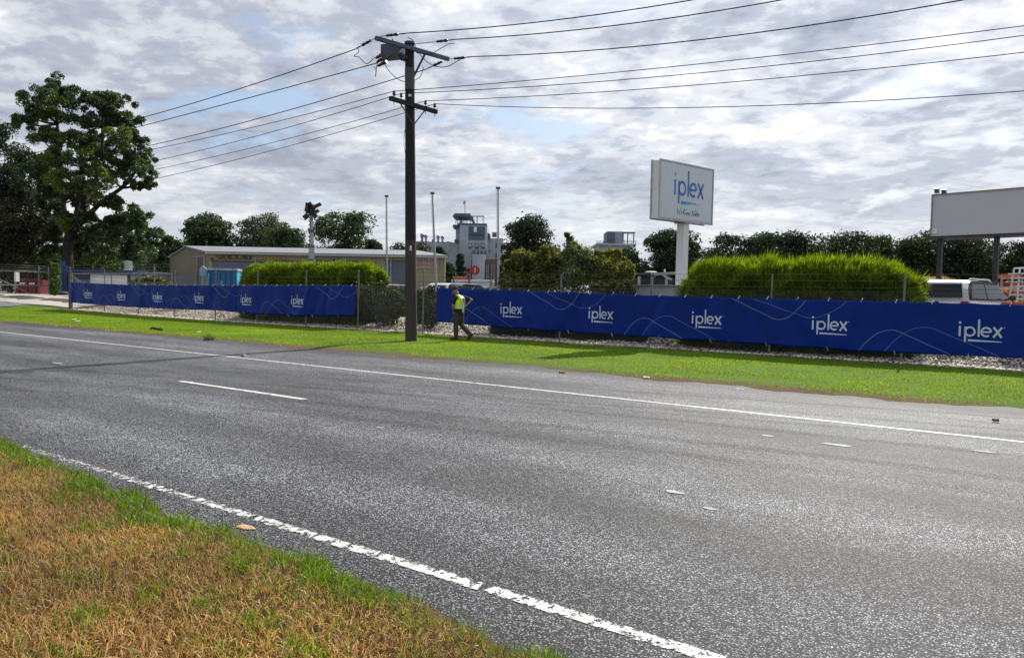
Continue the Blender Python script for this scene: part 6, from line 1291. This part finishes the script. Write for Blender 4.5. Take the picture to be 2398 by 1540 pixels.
# ================================================================ THE WALKING MAN
def person():
    o = G(1076, 798, .03); g = hz1(o)+.015; o.z = g
    f = Vector((math.cos(rad(196)), math.sin(rad(196)), 0)); l = Vector((-f.y, f.x, 0))      # facing along the fence; l = his left (road side)
    if l.dot(-o) < 0: l = -l
    t = empty('person', o, 'man in dark cap, yellow vest and khaki trousers walking with hand on hip', 'person')
    Q = lambda a, b, z: o+f*a+l*b+Vector((0, 0, z))
    def ell(c, rx, ry, ux, uy, n=14): return [c+ux*rx*math.cos(a)+uy*ry*math.sin(a) for a in [2*math.pi*i/n for i in range(n)]]
    def loft(mb, secs, n=14): mb.rings([ell(Q(a, b, z), ra, rb, f, l, n) for a, b, z, ra, rb in secs])
    def remesh(mb, name, mat, par, vox, sm=2, it=6):
        ob = mb.build(name, mat, par, True, fixn=True)
        m = ob.modifiers.new('r', 'REMESH'); m.mode = 'VOXEL'; m.voxel_size = vox; m.use_smooth_shade = True
        s = ob.modifiers.new('s', 'SMOOTH'); s.iterations = it; s.factor = .5
        dg = bpy.context.evaluated_depsgraph_get(); me = bpy.data.meshes.new_from_object(ob.evaluated_get(dg)); ob.modifiers.clear(); ob.data = me
        me.polygons.foreach_set('use_smooth', [True]*len(me.polygons)); return ob
    skin = M('shade toned skin', (.28, .15, .10), .5, .08, 8)  # skin tone lowered; shade on the face is part of this colour
    # joints (a forward, b left, z up)
    hipL, hipR = (.06, .09, .90), (.02, -.09, .90); knL, knR = (.10, .10, .50), (-.02, -.08, .49); anL, anR = (.09, .10, .10), (-.33, -.09, .20)
    shL, shR = (.10, .18, 1.42), (.02, -.19, 1.43); elL, elR = (.17, .24, 1.14), (-.30, -.26, 1.34); wrL, wrR = (.20, .10, .95), (-.10, -.16, 1.09)
    J = lambda q: Q(*q)
    b = MB()
    loft(b, [(.04, 0, .86, .10, .15), (.03, 0, 1.0, .105, .15), (.05, 0, 1.2, .115, .165), (.07, 0, 1.38, .105, .19), (.085, 0, 1.46, .07, .12), (.11, 0, 1.53, .055, .058)])
    b.tube([Q(.10, 0, 1.46), Q(.125, 0, 1.60)], [.058, .052], 12)
    hc = Q(.195, .0, 1.64); b.ball(hc, (.098, .076, .118), 14, 10, Matrix((f, l, Vector((0, 0, 1)))).transposed())
    b.ball(hc+f*.10-Vector((0, 0, .012)), (.022, .014, .022), 8, 6); b.ball(hc+f*.07-Vector((0, 0, .085)), (.035, .04, .03), 8, 6)
    for s in (-1, 1): b.ball(hc+l*s*.076-f*.005, (.022, .012, .034), 8, 6, Matrix((f, l, Vector((0, 0, 1)))).transposed()); b.ball(hc+f*.082+l*s*.032+Vector((0, 0, .018)), (.010, .012, .008), 6, 4)
    for a_, e, w_ in ((shL, elL, wrL), (shR, elR, wrR)):
        b.tube([J(a_), J(a_).lerp(J(e), .5), J(e)], [.056, .05, .042], 10); b.ball(J(e), .042, 8, 6); b.tube([J(e), J(e).lerp(J(w_), .4), J(w_)], [.042, .042, .028], 10); b.ball(J(a_), .06, 10, 6)
        d = (J(w_)-J(e)).normalized(); side = d.cross(Vector((0, 0, 1))).normalized(); nn = side.cross(d)
        pc = J(w_)+d*.05; b.box(pc, (.09, .075, .03), d, side, nn)
        for k in range(4): p0 = pc+d*.04+side*(-.028+.019*k); b.tube([p0, p0+d*(.038+.006*(k in (1, 2)))-nn*.010, p0+d*(.060+.008*(k in (1, 2)))-nn*.030], [.0095, .009, .008], 6)
        th = pc+side*.034-d*.02; b.tube([th, th+side*.026+d*.022, th+side*.030+d*.052-nn*.008], [.011, .010, .009], 6)
    for h, k, a_ in ((hipL, knL, anL), (hipR, knR, anR)): b.tube([J(h), J(h).lerp(J(k), .5), J(k)], [.09, .078, .055], 12); b.tube([J(k), J(k).lerp(J(a_), .35), J(a_)], [.055, .058, .04], 12)
    footd = {0: (f*.98-Vector((0, 0, .05))).normalized(), 1: (f*.62-Vector((0, 0, .78))).normalized()}
    for i, a_ in enumerate((anL, anR)): b.tube([J(a_), J(a_)+footd[i]*.10-Vector((0, 0, .04)), J(a_)+footd[i]*.2-Vector((0, 0, .04))], [.04, .042, .025], 8)
    remesh(b, 'body', skin, t, .0105)
    # trousers
    kh = M('khaki work cloth', (.050, .042, .038), .85, .15, 9, bump=.4, bscale=30)
    w = MB(); loft(w, [(.04, 0, .84, .115, .165), (.03, 0, .95, .12, .168), (.03, 0, 1.04, .115, .165)])
    for h, k, a_ in ((hipL, knL, anL), (hipR, knR, anR)): w.tube([J(h), J(h).lerp(J(k), .5), J(k), J(k).lerp(J(a_), .5), J(k).lerp(J(a_), .96)], [.118, .108, .088, .084, .076], 14)
    remesh(w, 'trousers', kh, t, .012, it=4)
    # dark shirt with short sleeves, hem hanging over the hips
    sh_ = M('black work shirt', (.012, .013, .018), .85, .2, 8)
    w = MB(); loft(w, [(.035, 0, .86, .140, .190), (.03, 0, .98, .138, .186), (.05, 0, 1.2, .142, .194), (.07, 0, 1.38, .126, .208), (.085, 0, 1.455, .085, .14), (.105, 0, 1.50, .062, .068)])
    for a_, e in ((shL, elL), (shR, elR)): w.tube([J(a_), J(a_).lerp(J(e), .45), J(a_).lerp(J(e), .82)], [.075, .07, .066], 12); w.ball(J(a_), .078, 10, 6)
    remesh(w, 'shirt', sh_, t, .0115, it=3)
    # vest
    hv = M('fluorescent yellow mesh', (.55, .85, .015), .7, .08, 10); sil = M('silver tape', (.55, .57, .57), .35, .08)
    w = MB(); loft(w, [(.035, 0, 1.04, .158, .208), (.045, 0, 1.18, .158, .208), (.06, 0, 1.30, .152, .212), (.068, 0, 1.40, .136, .178), (.08, 0, 1.47, .098, .125), (.095, 0, 1.505, .076, .085)], 20); vest = w.build('vest', hv, t, True)
    w = MB(); loft(w, [(.037, 0, 1.105, .163, .213), (.04, 0, 1.155, .163, .213)], 20); w.build('reflective_tape', sil, vest, True)
    for s in (-1, 1):
        w = MB(); pts = [Q(.05-.158*math.cos(a)*.99, s*.10, z) for a, z in ((0, 1.16), (0, 1.28), (.1, 1.38))]+[Q(-.01, s*.10, 1.465), Q(.06, s*.095, 1.495)]
        for p, q_ in zip(pts[:-1], pts[1:]): w.bar(p-f*.006, q_-f*.006, .045, .008)
        w.build('reflective_tape', sil, vest)
    # boots, cap, belt pouch
    bt = M('brown leather boot', (.07, .04, .028), .6, .2, 10); sole = M('dark boot sole', (.02, .018, .016), .8, .2)
    for i, (k, a_) in enumerate(((knL, anL), (knR, anR))):
        d = footd[i]; up = (J(k)-J(a_)).normalized(); w = MB(); A_ = J(a_); w.tube([A_+up*.10, A_+up*.02, A_-up*.03], [.058, .058, .054], 12)
        w.tube([A_-up*.035-d*.06, A_-up*.035+d*.05, A_-up*.045+d*.14, A_-up*.052+d*.20], [.046, .052, .046, .034], 12); remesh(w, 'boot', bt, t, .011, it=3)
        w = MB(); nrm = (up-d*up.dot(d)).normalized(); w.box(A_-up*.085+d*.07, (.29, .085, .022), d, l, nrm); w.build('boot_sole', sole, t)
    cp_ = M('dark cap cloth', (.018, .018, .025), .8, .2); tilt = (f*.94-Vector((0, 0, .30))).normalized(); upc = l.cross(tilt); upc = upc if upc.z > 0 else -upc
    w = MB(); cc = hc+Vector((0, 0, .035)); w.rings([[cc+tilt*.108*math.cos(a)*k+l*.088*math.sin(a)*k+upc*z for a in [i*.449 for i in range(14)]] for k, z in ((1.0, 0), (1.0, .035), (.86, .075), (.5, .10), (.12, .107))]); cap_ = w.build('cap', cp_, t, True)
    w = MB(); w.prism([cc+tilt*(.085+.115*math.sin(a))+l*.085*math.cos(a)+upc*.002 for a in [math.pi*i/10 for i in range(11)]], upc*.012); w.build('brim', cp_, cap_, fixn=True)
    w = MB(); w.box(Q(-.13, .05, .98), (.05, .07, .13), f); w.build('belt_pouch', M('pale pouch', (.45, .45, .43), .5, .1), t)
    w = MB(); w.box(Q(-.09, .13, .90), (.05, .06, .09), f); w.build('belt_radio', trimb, t)
person()
